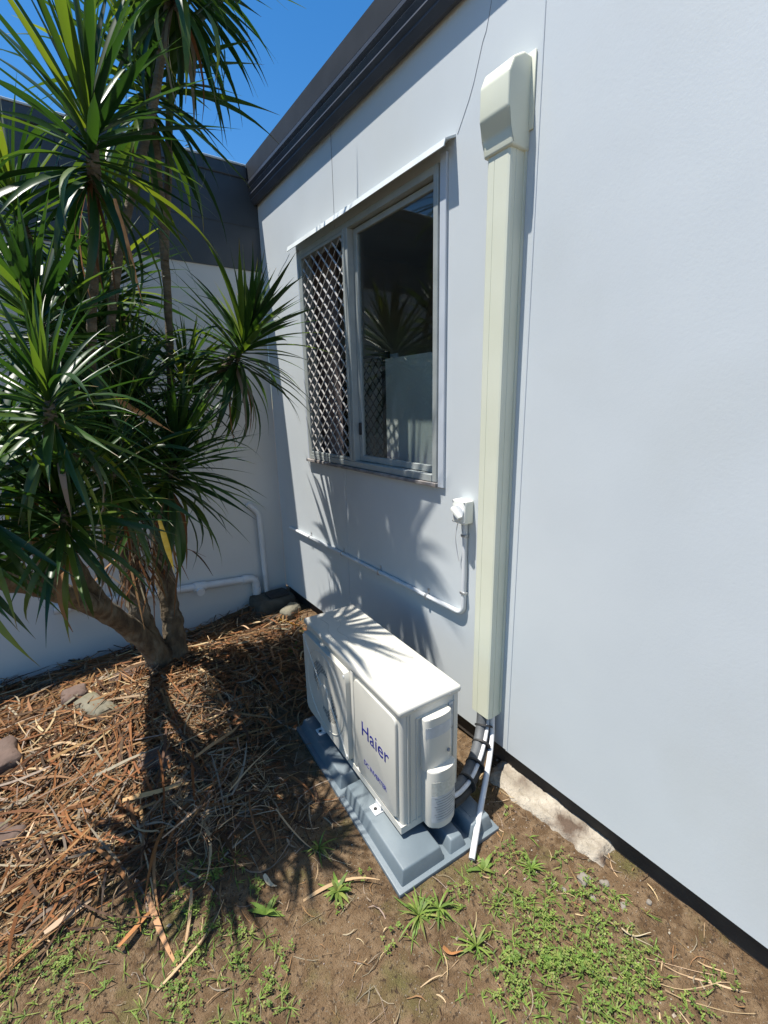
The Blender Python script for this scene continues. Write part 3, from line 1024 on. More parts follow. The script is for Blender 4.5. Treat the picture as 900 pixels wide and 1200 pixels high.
for y in fy:
    row = []
    for x in fx:
        q = Vector((x, y, .7))
        e_ = .035 * mnoise.noise(q * 9) + .018 * mnoise.noise(q * 24)
        k = sstep(1.375 + e_ + .05 * (1.05 - y), 1.43 + e_ + .05 * (1.05 - y), x) * sstep(.60 + e_, .67 + e_, y) * (1 - sstep(1.17 + e_, 1.24 + e_, y))
        z = -.03 + k * (.046 + .10 * (x - 1.40)) + .010 * mnoise.noise(q * 16) + .006 * mnoise.noise(q * 45) + .004 * mnoise.noise(q * 110)
        row.append(bm.verts.new((x, y, z + gz(x, y))))
    rows.append(row)
for ra, rb_ in zip(rows, rows[1:]):
    for k in range(len(fx) - 1):
        bm.faces.new((ra[k], ra[k + 1], rb_[k + 1], rb_[k]))
ft = from_bm('concrete_footing', bm, M['concrete'], None, 80)
tag(ft, 'rough crumbling concrete footing showing under the house wall', 'footing')
su = lumpy('drain_sump', (1.13, 3.42, -.05), (1.47, 3.70, .135), M['sump'], 3, .008, 10, 5)
tag(su, 'dark mossy concrete drain box in the corner between the two walls', 'drain box')
st = lumpy('sump_grate', (1.25, 3.47, .135), (1.42, 3.60, .150), M['black'], 1, .002, 10, 6)
tag(st, 'black plastic cover lying on the mossy drain box', 'drain cover')

wpz = empty('waste_pipe', (1.2, 3.66, .2))
tag(wpz, 'white waste pipe with couplings running along the shaded back wall', 'pipe')
def wpp(o):
    o.parent = wpz
    o.matrix_parent_inverse = Matrix.Translation(wpz.location).inverted()
    return o
yp = YB - .040
wl = [(-.175, yp, .400), (.20, yp, .368), (.55, yp, .337), (.85, yp, .310), (1.13, yp, .285)]
wpp(tube('pipe_run', wl, .030, M['pvc'], None, 18))
elbow = [(1.13, yp, .285), (1.17, yp, .280), (1.195, yp, .262), (1.205, yp, .23), (1.207, yp, .12)]
wpp(tube('elbow', elbow, .0335, M['pvc'], None, 18))
wpp(tube('coupling', [(-.215, yp, .403), (-.12, yp, .396)], .0375, M['pvc'], None, 18))
wpp(tube('coupling', [(.70, yp, .322), (.79, yp, .314)], .039, M['pvc'], None, 18))
wpp(tube('inspection_cap', [(.745, yp, .30), (.735, yp - .062, .29)], .030, M['pvc'], None, 18))
wpp(tube('coupling', [(1.09, yp, .289), (1.135, yp, .285)], .037, M['pvc'], None, 18))
wpp(tube('socket', [(1.207, yp, .15), (1.207, yp, .19)], .0385, M['pvc'], None, 18))
wpp(tube('end_hole', [(-.2155, yp, .403), (-.217, yp, .4031)], .024, M['black'], None, 18))
dpz = tube('downpipe', [(1.295, yp, .12), (1.292, yp, .5), (1.288, yp, .78), (1.280, yp, .85), (1.235, yp + .006, .91), (1.20, yp + .01, .94)], .0225, M['pvc'], None, 16, sub=4)
tag(dpz, 'slim white downpipe standing in the corner beside the waste pipe', 'pipe')

stones = [
    ('paving_stone', (-.075, 2.80), (.135, .26, .075), .45, M['rock'], 'worn mossy paving stone half buried in the dead leaves', 'stone'),
    ('red_stone', (-.50, 2.66), (.20, .22, .09), .2, M['redrock'], 'large reddish stone at the edge of the leaf litter below the limb', 'stone'),
    ('red_stone', (-.46, 2.14), (.14, .16, .06), .7, M['redrock'], 'small reddish stone lying among grey dead leaves', 'stone'),
    ('brick_fragment', (.14, 2.22), (.17, .13, .045), -.3, M['redrock'], 'broken red brick fragment sunk in the middle of the litter', 'brick'),
    ('brick_fragment', (.11, 3.10), (.20, .10, .05), .6, M['redrock'], 'dark red brick fragment beside the palm trunk', 'brick'),
    ('brown_stone', (-.16, 3.02), (.14, .15, .08), .1, M['redrock'], 'rounded brown stone next to the worn paving stone', 'stone'),
    ('pale_stone', (1.335, 3.28), (.20, .12, .09), .7, M['rock'], 'pale stone between the drain box and the outdoor unit', 'stone'),
    ('flat_stone', (1.20, 3.30), (.10, .08, .04), .2, M['rock'], 'small flat grey stone in front of the drain box', 'stone'),
]
for i, (nm, (x, y), (sx, sy_, sz), rz, m, lb, ct) in enumerate(stones):
    g = gz(x, y)
    o = lumpy(nm, (x - sx / 2, y - sy_ / 2, g - .02), (x + sx / 2, y + sy_ / 2, g + sz), m, 3, .012, 14, i + 11, rz, .3)
    o.rotation_euler = (.08 * math.sin(i * 2.1), .1 * math.cos(i * 3.3), rz)
    tag(o, lb, ct, 'stones in the litter')
rubs = [((1.335, .655), .042), ((1.30, .60), .026), ((1.385, .60), .030), ((1.36, .52), .022), ((1.25, .68), .018), ((1.44, .47), .02)]
for i, ((x, y), s) in enumerate(rubs):
    g = gz(x, y)
    o = lumpy('rubble', (x - s / 2, y - s * .4, g - .008), (x + s / 2, y + s * .4, g + s * .28), M['chalk'], 3, s * .22, 60, i + 31, i * 1.3, .34)
    tag(o, 'pale lump of concrete rubble on the soil below the footing', 'rubble', 'rubble lumps by the footing')

# ------------------------------------------------------------------ strip helper for litter, weeds (numpy)
class Strips:
    def __init__(s): s.v, s.f, s.c = [], [], []
    def add(s, pts, widths, colr, side=None, vfold=0.0):
        n = len(pts); b = len(s.v)
        for i, p in enumerate(pts):
            d = (pts[min(i + 1, n - 1)] - pts[max(i - 1, 0)])
            q = side[i] if side is not None else d.cross(Vector((0, 0, 1)))
            q = q.normalized() if q.length > 1e-9 else Vector((1, 0, 0))
            s.v.append(p - q * widths[i] / 2); s.v.append(p + q * widths[i] / 2)
            s.c.append(colr); s.c.append(colr)
        for i in range(n - 1):
            s.f.append((b + 2 * i, b + 2 * i + 1, b + 2 * i + 3, b + 2 * i + 2))
    def poly(s, pts, colr):
        b = len(s.v)
        for p in pts: s.v.append(p); s.c.append(colr)
        s.f.append(tuple(range(b, b + len(pts))))
    def build(s, name, m, parent=None):
        me = bpy.data.meshes.new(name)
        me.from_pydata([tuple(v) for v in s.v], [], s.f)
        at = me.color_attributes.new('col', 'FLOAT_COLOR', 'POINT')
        at.data.foreach_set('color', np.array([(*c, 1) for c in s.c], dtype=np.float32).ravel())
        return link(name, me, m, parent)

def jit(c, a=.18):
    k = 1 + rnd.uniform(-a, a)
    return tuple(min(.9, max(.003, v * k * (1 + rnd.uniform(-.06, .06)))) for v in c)
TAN, ORG, GREY, DBR, PALE = (.225, .125, .055), (.185, .078, .028), (.235, .19, .135), (.070, .038, .020), (.44, .32, .18)

def litter_density(x, y):
    # thick round the tree, thinning towards the lawn and the unit
    v = Vector((x, y, 1.7))
    edge = 1.62 + .25 * max(0, x) + .14 * mnoise.noise(v * 2.1) + .12 * sstep(.45, .8, x)
    d = sstep(edge - .16, edge + .42, y)
    d *= 1 - sstep(1.30, 1.48, x)
    if x > .70 and y < 2.10: d *= 0.0
    d *= .55 + .6 * sstep(-.35, .3, mnoise.noise(v * 1.6))
    return d

def lay(x, y, ang, ln, w, colr, S, curl, lift, segs=7, tipw=.15):
    pts, ws = [], []
    k = curl
    px, py = x, y
    tilt = rnd.uniform(-.14, .14)
    for i in range(segs + 1):
        t = i / segs
        z = gz(px, py) + lift + tilt * (t - .5) * ln + .010 * math.sin(t * 3.1 + ang * 3) 
        pts.append(Vector((px, py, max(z, gz(px, py) + .003))))
        ws.append(w * (1 - (1 - tipw) * t ** 2.2) * (.55 + .45 * min(1, t * 5)))
        ang += k / segs
        px += math.cos(ang) * ln / segs
        py += math.sin(ang) * ln / segs
    # random roll about the length so the strips catch light differently
    roll = rnd.uniform(-.9, .9)
    side = []
    for i in range(len(pts)):
        d = (pts[min(i + 1, segs)] - pts[max(i - 1, 0)]).normalized()
        q = d.cross(Vector((0, 0, 1))).normalized()
        r_ = roll + .5 * i / segs
        side.append(q * math.cos(r_) + Vector((0, 0, 1)) * math.sin(r_) * .8)
    S.add(pts, ws, colr, side)

S = Strips()
n = 0
while n < 7200:
    x, y = rnd.uniform(-1.3, 1.4), rnd.uniform(1.35, 3.66)
    if rnd.random() > litter_density(x, y): continue
    if 1.1 < x and y > 3.38: continue
    n += 1
    ang = rnd.gauss(.6, 1.05) + (math.pi if rnd.random() < .5 else 0)
    c_ = rnd.choices([TAN, ORG, GREY, DBR, PALE], [.28, .33, .11, .22, .06])[0]
    ln = rnd.uniform(.14, .42) * (.55 if x > .5 else 1)
    lay(x, y, ang, ln, rnd.uniform(.004, .016), jit(c_, .32), S, rnd.gauss(0, .55), rnd.random() ** 1.5 * .065 + .004)
# pale fibrous curls
for cx_, cy_, rad, k in ((.28, 2.62, .30, 420), (.05, 2.02, .34, 300), (-.25, 2.45, .33, 160), (.32, 1.85, .30, 320), (.55, 2.35, .3, 300), (-.45, 1.95, .25, 140)):
    for i in range(k):
        x, y = rnd.gauss(cx_, rad * .5), rnd.gauss(cy_, rad * .42)
        if (x > .72 and y < 2.15) or litter_density(x, y) < .03: continue
        lay(x, y, rnd.uniform(0, 6.3), rnd.uniform(.06, .2), rnd.uniform(.002, .0045), jit(rnd.choice([GREY, GREY, PALE]), .25), S, rnd.gauss(0, 1.6), rnd.random() * .045 + .006, 7, .4)
# thin scatter between the mat and the unit's pad
for i in range(520):
    x, y = rnd.uniform(.1, .72), rnd.uniform(1.45, 2.2)
    lay(x, y, rnd.uniform(0, 6.3), rnd.uniform(.04, .22), rnd.uniform(.002, .009), jit(rnd.choice([TAN, GREY, DBR, ORG, DBR]), .3), S, rnd.gauss(0, .8), .004, 6, .3)
# sparse bits on the bare soil
for i in range(1100):
    x, y = rnd.uniform(-.6, 1.5), rnd.uniform(.1, 1.9)
    if .70 < x < 1.28 and .97 < y < 2.1: continue
    lay(x, y, rnd.uniform(0, 6.3), rnd.uniform(.015, .09), rnd.uniform(.0015, .005), jit(rnd.choice([TAN, GREY, PALE, DBR]), .25), S, rnd.gauss(0, .8), .003, 4, .4)
tag(S.build('leaf_litter', M['litter']), 'thick mat of brown and grey dead strap leaves round the palm', 'leaf litter', kind='stuff')

def dead_leaf(name, x, y, ang, ln, w, colr, curl, label, group=None, lift=.012):
    T = Strips()
    lay(x, y, ang, ln, w, colr, T, curl, lift, 12, .1)
    o0 = Vector((x, y, gz(x, y)))
    T.v = [v - o0 for v in T.v]
    me = bpy.data.meshes.new(name)
    bm = bmesh.new()
    vv = [bm.verts.new(v) for v in T.v]
    for f_ in T.f: bm.faces.new([vv[k] for k in f_])
    thicken(bm, .0015)
    bm.to_mesh(me); bm.free()
    at = me.color_attributes.new('col', 'FLOAT_COLOR', 'POINT')
    at.data.foreach_set('color', np.array([(*colr, 1)] * len(me.vertices), dtype=np.float32).ravel())
    o = link(name, me, M['litter'])
    o.location = o0
    return tag(o, label, 'dead leaf', group)
def dl2(name, p, q, w, colr, curl, label, group=None, lift=.012):
    d = Vector((q[0] - p[0], q[1] - p[1]))
    a_ = math.atan2(d.y, d.x)
    dead_leaf(name, p[0], p[1], a_ - curl / 2, d.length * (1 + curl * curl / 24), w, colr, curl, label, group, lift)
G1 = 'loose dead leaves on bare soil'
dl2('dead_leaf', (-.10, 1.42), (.135, 1.60), .026, (.40, .18, .07), .1, 'broad orange brown dead leaf crossing another on the bare soil', G1)
dl2('dead_leaf', (.005, 1.55), (.05, 1.235), .020, (.44, .24, .12), .15, 'tan dead leaf lying across the broad orange one', G1, .02)
dl2('dead_leaf', (.165, 1.575), (.36, 1.435), .024, (.42, .26, .13), .2, 'short tan dead leaf on shaded soil by the litter edge', G1)
dl2('dead_leaf', (-.02, 1.24), (.23, 1.37), .013, (.46, .33, .19), .7, 'thin curved tan stalk on the weedy soil', G1)
dl2('dead_leaf', (.14, 1.48), (.06, 1.27), .012, (.44, .30, .17), -.3, 'narrow dead leaf pointing into the green weeds', G1)
dl2('dead_leaf', (-.30, 1.62), (-.10, 1.70), .022, (.45, .33, .22), .3, 'curled pale dead leaf near the left weeds', G1)
dl2('dead_leaf', (-.42, 1.56), (-.14, 1.66), .020, (.30, .17, .08), -.2, 'dark brown dead leaf beside the curled pale one', G1)
dl2('dead_leaf', (.46, 1.21), (.72, 1.10), .012, (.45, .30, .16), -.9, 'thin arched tan stalk beside the weed rosette', G1)
dl2('dead_leaf', (.52, 1.60), (.66, 1.22), .010, (.42, .32, .2), .6, 'wiry dead stalk in front of the pad', G1)
dl2('dead_leaf', (.36, 1.72), (.52, 1.60), .010, (.45, .38, .27), .5, 'grey wisp of dead leaf on mossy soil', G1)
dl2('dead_leaf', (.30, 2.05), (.72, 2.30), .018, (.44, .27, .13), .25, 'long tan dead leaf reaching towards the outdoor unit', G1, .05)
dl2('dead_leaf', (-.02, 2.02), (.30, 1.93), .022, (.50, .31, .14), .15, 'bright tan dead leaf on top of the litter edge', G1, .055)
dl2('dead_leaf', (1.19, 3.30), (1.31, 3.02), .034, (.70, .36, .03), .1, 'bright yellow fallen leaf between the drain box and the unit', 'fallen yellow leaves', .035)
dl2('dead_leaf', (.375, 1.37), (.40, 1.31), .018, (.55, .47, .32), .4, 'tiny pale leaf on bare soil before the weed rosette', G1)
dl2('dead_leaf', (.765, .80), (.81, .755), .026, (.46, .21, .08), .5, 'small rusty leaf beside the grass tuft', G1)
dl2('dead_leaf', (1.28, .485), (1.34, .42), .022, (.55, .46, .30), .6, 'curled pale leaf on the soil near the wall', G1)
for i in range(7):
    a0 = rnd.uniform(-.06, .06)
    dl2('dry_grass_stem', (1.20 + .03 * i, .40 - .02 * i + a0), (1.36 + .012 * i, .20 + a0), .004, jit(PALE), rnd.gauss(0, .5), 'pale dry grass stem in the wisp of dead grass under the wall edge', 'dry grass stems', .008)
lg = tube('fallen_branch', [(-.62, 3.30, gz(-.62, 3.30) + .03), (-.30, 3.42, gz(-.3, 3.42) + .035), (.0, 3.46, gz(0, 3.46) + .04), (.25, 3.52, gz(.25, 3.52) + .04)], [.018, .022, .02, .012], M['bark'], None, 8, sub=4)
tag(lg, 'thin fallen branch lying along the foot of the back wall', 'branch')

# ------------------------------------------------------------------ weeds
GRN = [(.13, .205, .035), (.165, .235, .045), (.10, .16, .03), (.20, .235, .06)]
def tuft(T, x, y, n, ln, w, spread=1.0, z=None, base=GRN):
    z = gz(x, y) if z is None else z
    for i in range(n):
        a_ = rnd.uniform(0, 6.28)
        el = rnd.uniform(.15, 1.1)
        l = ln * rnd.uniform(.5, 1.1)
        pts = []
        for k in range(5):
            t = k / 4
            e2 = el - t * .7 * spread
            r_ = l * t
            pts.append(Vector((x + math.cos(a_) * math.cos(el) * r_, y + math.sin(a_) * math.cos(el) * r_, z + max(.003, math.sin(el) * r_ - .5 * spread * l * t * t + .004))))
        T.add(pts, [w * .6, w, w * .9, w * .6, w * .08], jit(rnd.choice(base), .2))
def clover(T, x, y, n, rad, s):
    for i in range(n):
        a_, r_ = rnd.uniform(0, 6.28), rad * math.sqrt(rnd.random())
        px, py = x + math.cos(a_) * r_, y + math.sin(a_) * r_
        h = rnd.uniform(.006, .028)
        z = gz(px, py) + h
        cg = jit(rnd.choice(GRN), .25)
        b0 = rnd.uniform(0, 6.28)
        for k in range(rnd.choice([3, 3, 4, 5])):
            b_ = b0 + k * 2.1 + rnd.uniform(-.3, .3)
            l = s * rnd.uniform(.6, 1.2)
            d = Vector((math.cos(b_), math.sin(b_), rnd.uniform(-.1, .45)))
            sd_ = Vector((-math.sin(b_), math.cos(b_), 0)) * l * .32
            p0 = Vector((px, py, z))
            T.poly([p0, p0 + d * l * .5 + sd_, p0 + d * l, p0 + d * l * .5 - sd_], cg)
T = Strips()
for i in range(52):
    x, y = rnd.gauss(1.10, .13), rnd.gauss(.62, .17)
    if x > 1.40 or (y > .95 and x < 1.27): continue
    clover(T, x, y, rnd.randint(8, 22), rnd.uniform(.02, .075), .009)
for i in range(28):
    x, y = rnd.gauss(1.12, .16), rnd.gauss(.30, .12)
    if x > 1.42: continue
    clover(T, x, y, rnd.randint(8, 20), rnd.uniform(.02, .075), .0085)
for i in range(80):
    x, y = rnd.uniform(-.62, .36), rnd.uniform(.95, 1.62)
    if y > 1.62 - .42 * max(0, x + .1) : continue
    clover(T, x, y, rnd.randint(5, 18), rnd.uniform(.02, .08), .0095)
for i in range(42):
    x, y = rnd.uniform(.2, 1.4), rnd.uniform(.2, 1.35)
    if .70 < x < 1.28 and .97 < y < 2.1: continue
    clover(T, x, y, rnd.randint(3, 7), .025, .010)
for i in range(16):
    x, y = rnd.gauss(-.02, .2), 3.28 + rnd.gauss(0, .08)
    clover(T, x, y, 10, .05, .02)
for i in range(190):
    x, y = rnd.uniform(-.6, .35), rnd.uniform(.95, 1.6)
    tuft(T, x, y, 5, rnd.uniform(.03, .075), .0032)
for i in range(260):
    x, y = rnd.gauss(1.08, .17), rnd.gauss(.55, .2)
    if x > 1.4 or (y > .95 and x < 1.27): continue
    tuft(T, x, y, 5, rnd.uniform(.03, .06), .0035)
tag(T.build('ground_weeds', M['weed']), 'low green clover and weeds spreading over the bare soil', 'weeds', kind='stuff')
def weed_thing(name, x, y, n, ln, w, label, group, spread=1.0):
    T = Strips()
    tuft(T, 0, 0, n, ln, w, spread, z=0)
    o = T.build(name, M['weed'])
    o.location = (x, y, gz(x, y))
    tag(o, label, 'weed', group)
GW = 'separate weeds on the bare soil'
weed_thing('weed_rosette', .575, 1.165, 22, .085, .013, 'flat light green weed rosette beside the arched tan stalk', GW, .8)
weed_thing('grass_tuft', .765, .925, 44, .12, .007, 'bushy grass tuft at the corner of the plastic pad', GW)
weed_thing('grass_tuft', .835, .90, 26, .10, .007, 'smaller grass tuft between the pad corner and the drain pipe end', GW)
weed_thing('grass_tuft', .86, .745, 24, .10, .006, 'straggly grass tuft beside the small rusty leaf', GW)
weed_thing('grass_tuft', .60, 1.36, 22, .09, .006, 'small grass tuft growing against the front of the pad', GW)
weed_thing('leafy_seedling', 1.07, .905, 9, .075, .017, 'broad leafed seedling at the end of the white drain pipe', GW, .7)
weed_thing('grass_tuft', 1.22, .80, 26, .085, .006, 'grass tuft in front of the concrete footing', GW)
weed_thing('leafy_seedling', .335, 1.245, 12, .08, .016, 'dark leafy seedling among bare soil near the thin stalk', GW, .9)
weed_thing('leafy_seedling', 1.13, 2.75, 12, .10, .016, 'leafy seedling in the litter behind the outdoor unit', GW, .7)

# gravel chips
T = Strips()
for i in range(5200):
    x, y = rnd.uniform(-.5, 1.55), rnd.uniform(.0, 1.9)
    if .72 < x < 1.27 and .98 < y < 2.08: continue
    if x < .6 and rnd.random() < .55: continue
    s = rnd.uniform(.0012, .0042) * (2.2 if rnd.random() < .06 else 1)
    z = gz(x, y) + fine_z(x, y) * .5
    c_ = jit(rnd.choice([(.20, .155, .105), (.13, .095, .064), (.30, .26, .20), (.08, .055, .036), (.10, .07, .045)]), .25)
    p = [Vector((x + s * math.cos(k * 1.57 + i), y + s * math.sin(k * 1.57 + i) * rnd.uniform(.5, 1), z + s * rnd.uniform(.1, .5))) for k in range(4)]
    tp = Vector((x, y, z + s * 1.1)); bt = Vector((x, y, z - s))
    for k in range(4):
        T.poly([p[k], p[(k + 1) % 4], tp], c_); T.poly([p[(k + 1) % 4], p[k], bt], c_)
tag(T.build('gravel', M['gravel']), 'scattered gravel crumbs on the bare brown soil', 'gravel', kind='stuff')

# ------------------------------------------------------------------ the multi-stemmed dragon tree
tree = empty('dragon_tree', (.37, 3.12, gz(.37, 3.12)))
tag(tree, 'multi stemmed dragon tree with rosettes of dark green strap leaves', 'tree')
TI = Matrix.Translation(tree.location).inverted()
def tp_(o):
    o.parent = tree
    o.matrix_parent_inverse = TI
    return o
def bark_wob(seed):
    return lambda i, k: 1 + .22 * mnoise.noise(Vector((i * .45 + seed, math.cos(k * .55) * 1.2, math.sin(k * .55) * 1.2))) + .05 * math.sin(i * 2.2 + seed)
g0 = gz(.37, 3.12)
trunks = [
    ([(.40, 3.10, g0 - .05), (.25, 3.00, .30), (.083, 2.80, .622), (-.134, 2.40, .97), (-.30, 2.05, 1.20), (-.38, 1.90, 1.40)], [.085, .062, .056, .050, .044, .036], M['bark']),
    ([(.067, 2.77, .66), (-.01, 2.62, .92), (-.05, 2.35, 1.16), (-.04, 2.0, 1.32), (-.029, 1.78, 1.42)], [.046, .036, .028, .022, .02], M['bark']),
    ([(.34, 3.10, g0 - .05), (.265, 3.06, .33), (.235, 3.05, .592), (.222, 3.05, .877), (.219, 3.0, 1.155), (.236, 2.95, 1.459)], [.09, .070, .060, .055, .048, .040], M['bark']),
    ([(.42, 3.10, g0 - .05), (.43, 3.10, .30), (.423, 3.10, .522), (.415, 3.05, .892), (.458, 3.0, 1.225)], [.09, .066, .056, .052, .044], M['bark']),
    ([(.450, 3.0, 1.15), (.53, 3.0, 1.5), (.569, 3.0, 1.731), (.599, 2.90, 2.205), (.595, 2.75, 2.686), (.580, 2.62, 3.003), (.568, 2.55, 3.19)], [.040, .033, .030, .028, .027, .026, .026], M['stem']),
    ([(.236, 2.95, 1.40), (.19, 2.65, 1.70), (.168, 2.40, 1.958), (.220, 2.25, 2.33), (.255, 2.12, 2.60), (.252, 2.10, 2.70)], [.036, .028, .025, .024, .023, .022], M['stem']),
    ([(.452, 3.0, 1.20), (.618, 2.95, 1.63), (.828, 2.87, 1.924), (.978, 2.80, 2.10)], [.038, .028, .024, .022], M['stem']),
    ([(.230, 2.96, 1.42), (.33, 3.05, 1.786), (.39, 3.05, 2.25), (.314, 3.0, 2.40)], [.034, .028, .025, .022], M['stem']),
    ([(.236, 2.95, 1.42), (.30, 2.92, 1.70), (.316, 2.90, 1.90)], [.034, .027, .024], M['stem']),
    ([(.222, 2.99, 1.25), (.08, 2.75, 1.9), (.006, 2.60, 2.55)], [.034, .026, .022], M['stem']),
    ([(-.134, 2.40, .97), (-.07, 2.1, 1.35), (-.03, 1.8, 1.62), (-.011, 1.65, 1.76)], [.034, .026, .022, .02], M['stem']),
    ([(.43, 3.03, .98), (.44, 2.75, 1.25), (.455, 2.50, 1.46)], [.036, .026, .022], M['stem']),
    ([(.219, 3.0, 1.12), (.19, 2.55, 1.35), (.16, 2.20, 1.52)], [.034, .026, .022], M['stem']),
    ([(-.134, 2.40, .97), (-.05, 2.25, 1.5), (.004, 2.10, 2.05)], [.032, .024, .022], M['stem']),
    ([(-.28, 2.08, 1.19), (-.28, 1.85, 1.4), (-.265, 1.70, 1.55)], [.034, .026, .022], M['stem']),
    ([(.236, 2.95, 1.42), (.20, 2.80, 1.8), (.178, 2.70, 2.09)], [.030, .024, .022], M['stem']),
    ([(.225, 2.98, 1.25), (.27, 2.75, 1.55), (.297, 2.55, 1.77)], [.030, .024, .022], M['stem']),
    ([(-.134, 2.40, .97), (-.15, 2.22, 1.3), (-.139, 2.10, 1.62)], [.030, .024, .022], M['stem']),
    ([(.53, 3.0, 1.5), (.60, 2.98, 1.7), (.653, 2.95, 1.89)], [.028, .024, .022], M['stem']),
    ([(.597, 2.80, 2.50), (.66, 2.70, 3.0), (.71, 2.63, 3.5), (.72, 2.62, 3.77)], [.024, .022, .021, .02], M['stem']),
    ([(.19, 2.65, 1.70), (.34, 2.5, 2.4), (.54, 2.36, 3.0), (.66, 2.27, 3.46)], [.026, .024, .022, .02], M['stem']),
]
trunks = [(p_, r_ if m_ is M['bark'] else [q * .78 for q in r_], m_) for p_, r_, m_ in trunks]
for i, (pts, rad, m) in enumerate(trunks):
    tp_(tube('trunk' if m is M['bark'] else 'stem', pts, rad, m, None, 14 if m is M['bark'] else 10, sub=9, wob=bark_wob(i * 3.7)))
# root flare
for k in range(7):
    a_ = k * .9 + .3
    tp_(tube('root', [(.37 + .03 * math.cos(a_), 3.10 + .03 * math.sin(a_), .10), (.37 + .10 * math.cos(a_), 3.10 + .10 * math.sin(a_), g0 + .03), (.37 + .20 * math.cos(a_), 3.10 + .20 * math.sin(a_), gz(.37 + .2 * math.cos(a_), 3.1 + .2 * math.sin(a_)) - .02)], [.05, .034, .012], M['bark'], None, 8, sub=4))

def leaf_mesh(bend, fold, curl, name, segs=9):
    vs_, fs = [], []
    x = z = yy = 0.0
    for i in range(segs + 1):
        t = i / segs
        w = .5 * (.55 + .45 * sstep(0, .3, t)) * (1 - sstep(.45, 1.02, t) ** 1.15 * .97)
        a_ = -bend * t ** 1.5
        twist = curl * t
        for sgn in (-1, 0, 1):
            oy = sgn * w * math.cos(fold)
            oz = abs(sgn) * w * math.sin(fold) 
            vs_.append((x, oy * math.cos(twist) * 1.0 + yy, z, oz, oy * math.sin(twist)))
        x += math.cos(a_) / segs
        z += math.sin(a_) / segs
        yy += curl * .10 * t / segs
    # width is scaled separately: store as unit width
    me = bpy.data.meshes.new(name)
    return vs_, segs
WIDTH = .060            # leaf width / length
LV = []
for i, (bend, fold, curl) in enumerate([(.12, .5, .1), (.35, .45, -.25), (.65, .4, .3), (1.05, .35, -.35), (1.5, .3, .4), (.22, .5, -.1), (.85, .4, -.5), (1.9, .3, .3)]):
    raw, segs = leaf_mesh(bend, fold, curl, 'leaf')
    vs_ = np.array([(x, (y) * WIDTH if True else y, z + (oz + tz) * WIDTH) for x, y, z, oz, tz in raw])
    fs = []
    for k in range(segs):
        b0 = 3 * k
        fs += [(b0, b0 + 1, b0 + 4, b0 + 3), (b0 + 1, b0 + 2, b0 + 5, b0 + 4)]
    LV.append((vs_, fs))
def leaf_me(i, name, m):
    me = bpy.data.meshes.new(name)
    me.from_pydata([tuple(v) for v in LV[i][0]], [], LV[i][1])
    at = me.attributes.new('along', 'FLOAT', 'POINT')
    at.data.foreach_set('value', np.repeat(np.linspace(0, 1, len(LV[i][0]) // 3), 3).astype(np.float32))
    for p in me.polygons: p.use_smooth = True
    me.materials.append(m)
    return me
leaf_meshes = [leaf_me(i, 'leaf', M['leaf']) for i in range(len(LV))]

heads = [  # position, axis, leaf length, count
    ((.978, 2.80, 2.110), (.40, -.15, 1), .58, 125),
    ((.455, 2.50, 1.480), (.25, -.35, 1), .54, 125),
    ((-.011, 1.65, 1.776), (-.05, -.35, 1), .36, 105),
    ((-.029, 1.75, 1.432), (.0, -.5, 1), .38, 105),
    ((.252, 2.10, 2.705), (.10, -.25, 1), .56, 92),
    ((.568, 2.55, 3.205), (.12, -.10, 1), .55, 96),
    ((.006, 2.60, 2.565), (-.2, -.2, 1), .48, 70),
    ((.314, 3.00, 2.400), (.0, .1, 1), .50, 92),
    ((.316, 2.90, 1.910), (.1, -.2, 1), .50, 100),
    ((.160, 2.20, 1.525), (.0, -.4, 1), .44, 105),
    ((-.265, 1.70, 1.560), (-.1, -.4, 1), .40, 92),
    ((.004, 2.10, 2.060), (-.1, -.2, 1), .46, 100),
    ((-.38, 1.90, 1.415), (-.4, -.2, 1), .42, 70),
    ((.178, 2.70, 2.101), (.1, -.1, 1), .48, 95),
    ((.297, 2.55, 1.779), (.15, -.3, 1), .48, 100),
    ((-.139, 2.10, 1.632), (-.1, -.3, 1), .42, 95),
    ((.653, 2.95, 1.900), (.2, 0, 1), .44, 84),
    ((.720, 2.62, 3.780), (.15, 0, 1), .55, 90),
    ((.660, 2.27, 3.47), (.1, -.05, 1), .50, 100),
]
leaves = []
crowns = []
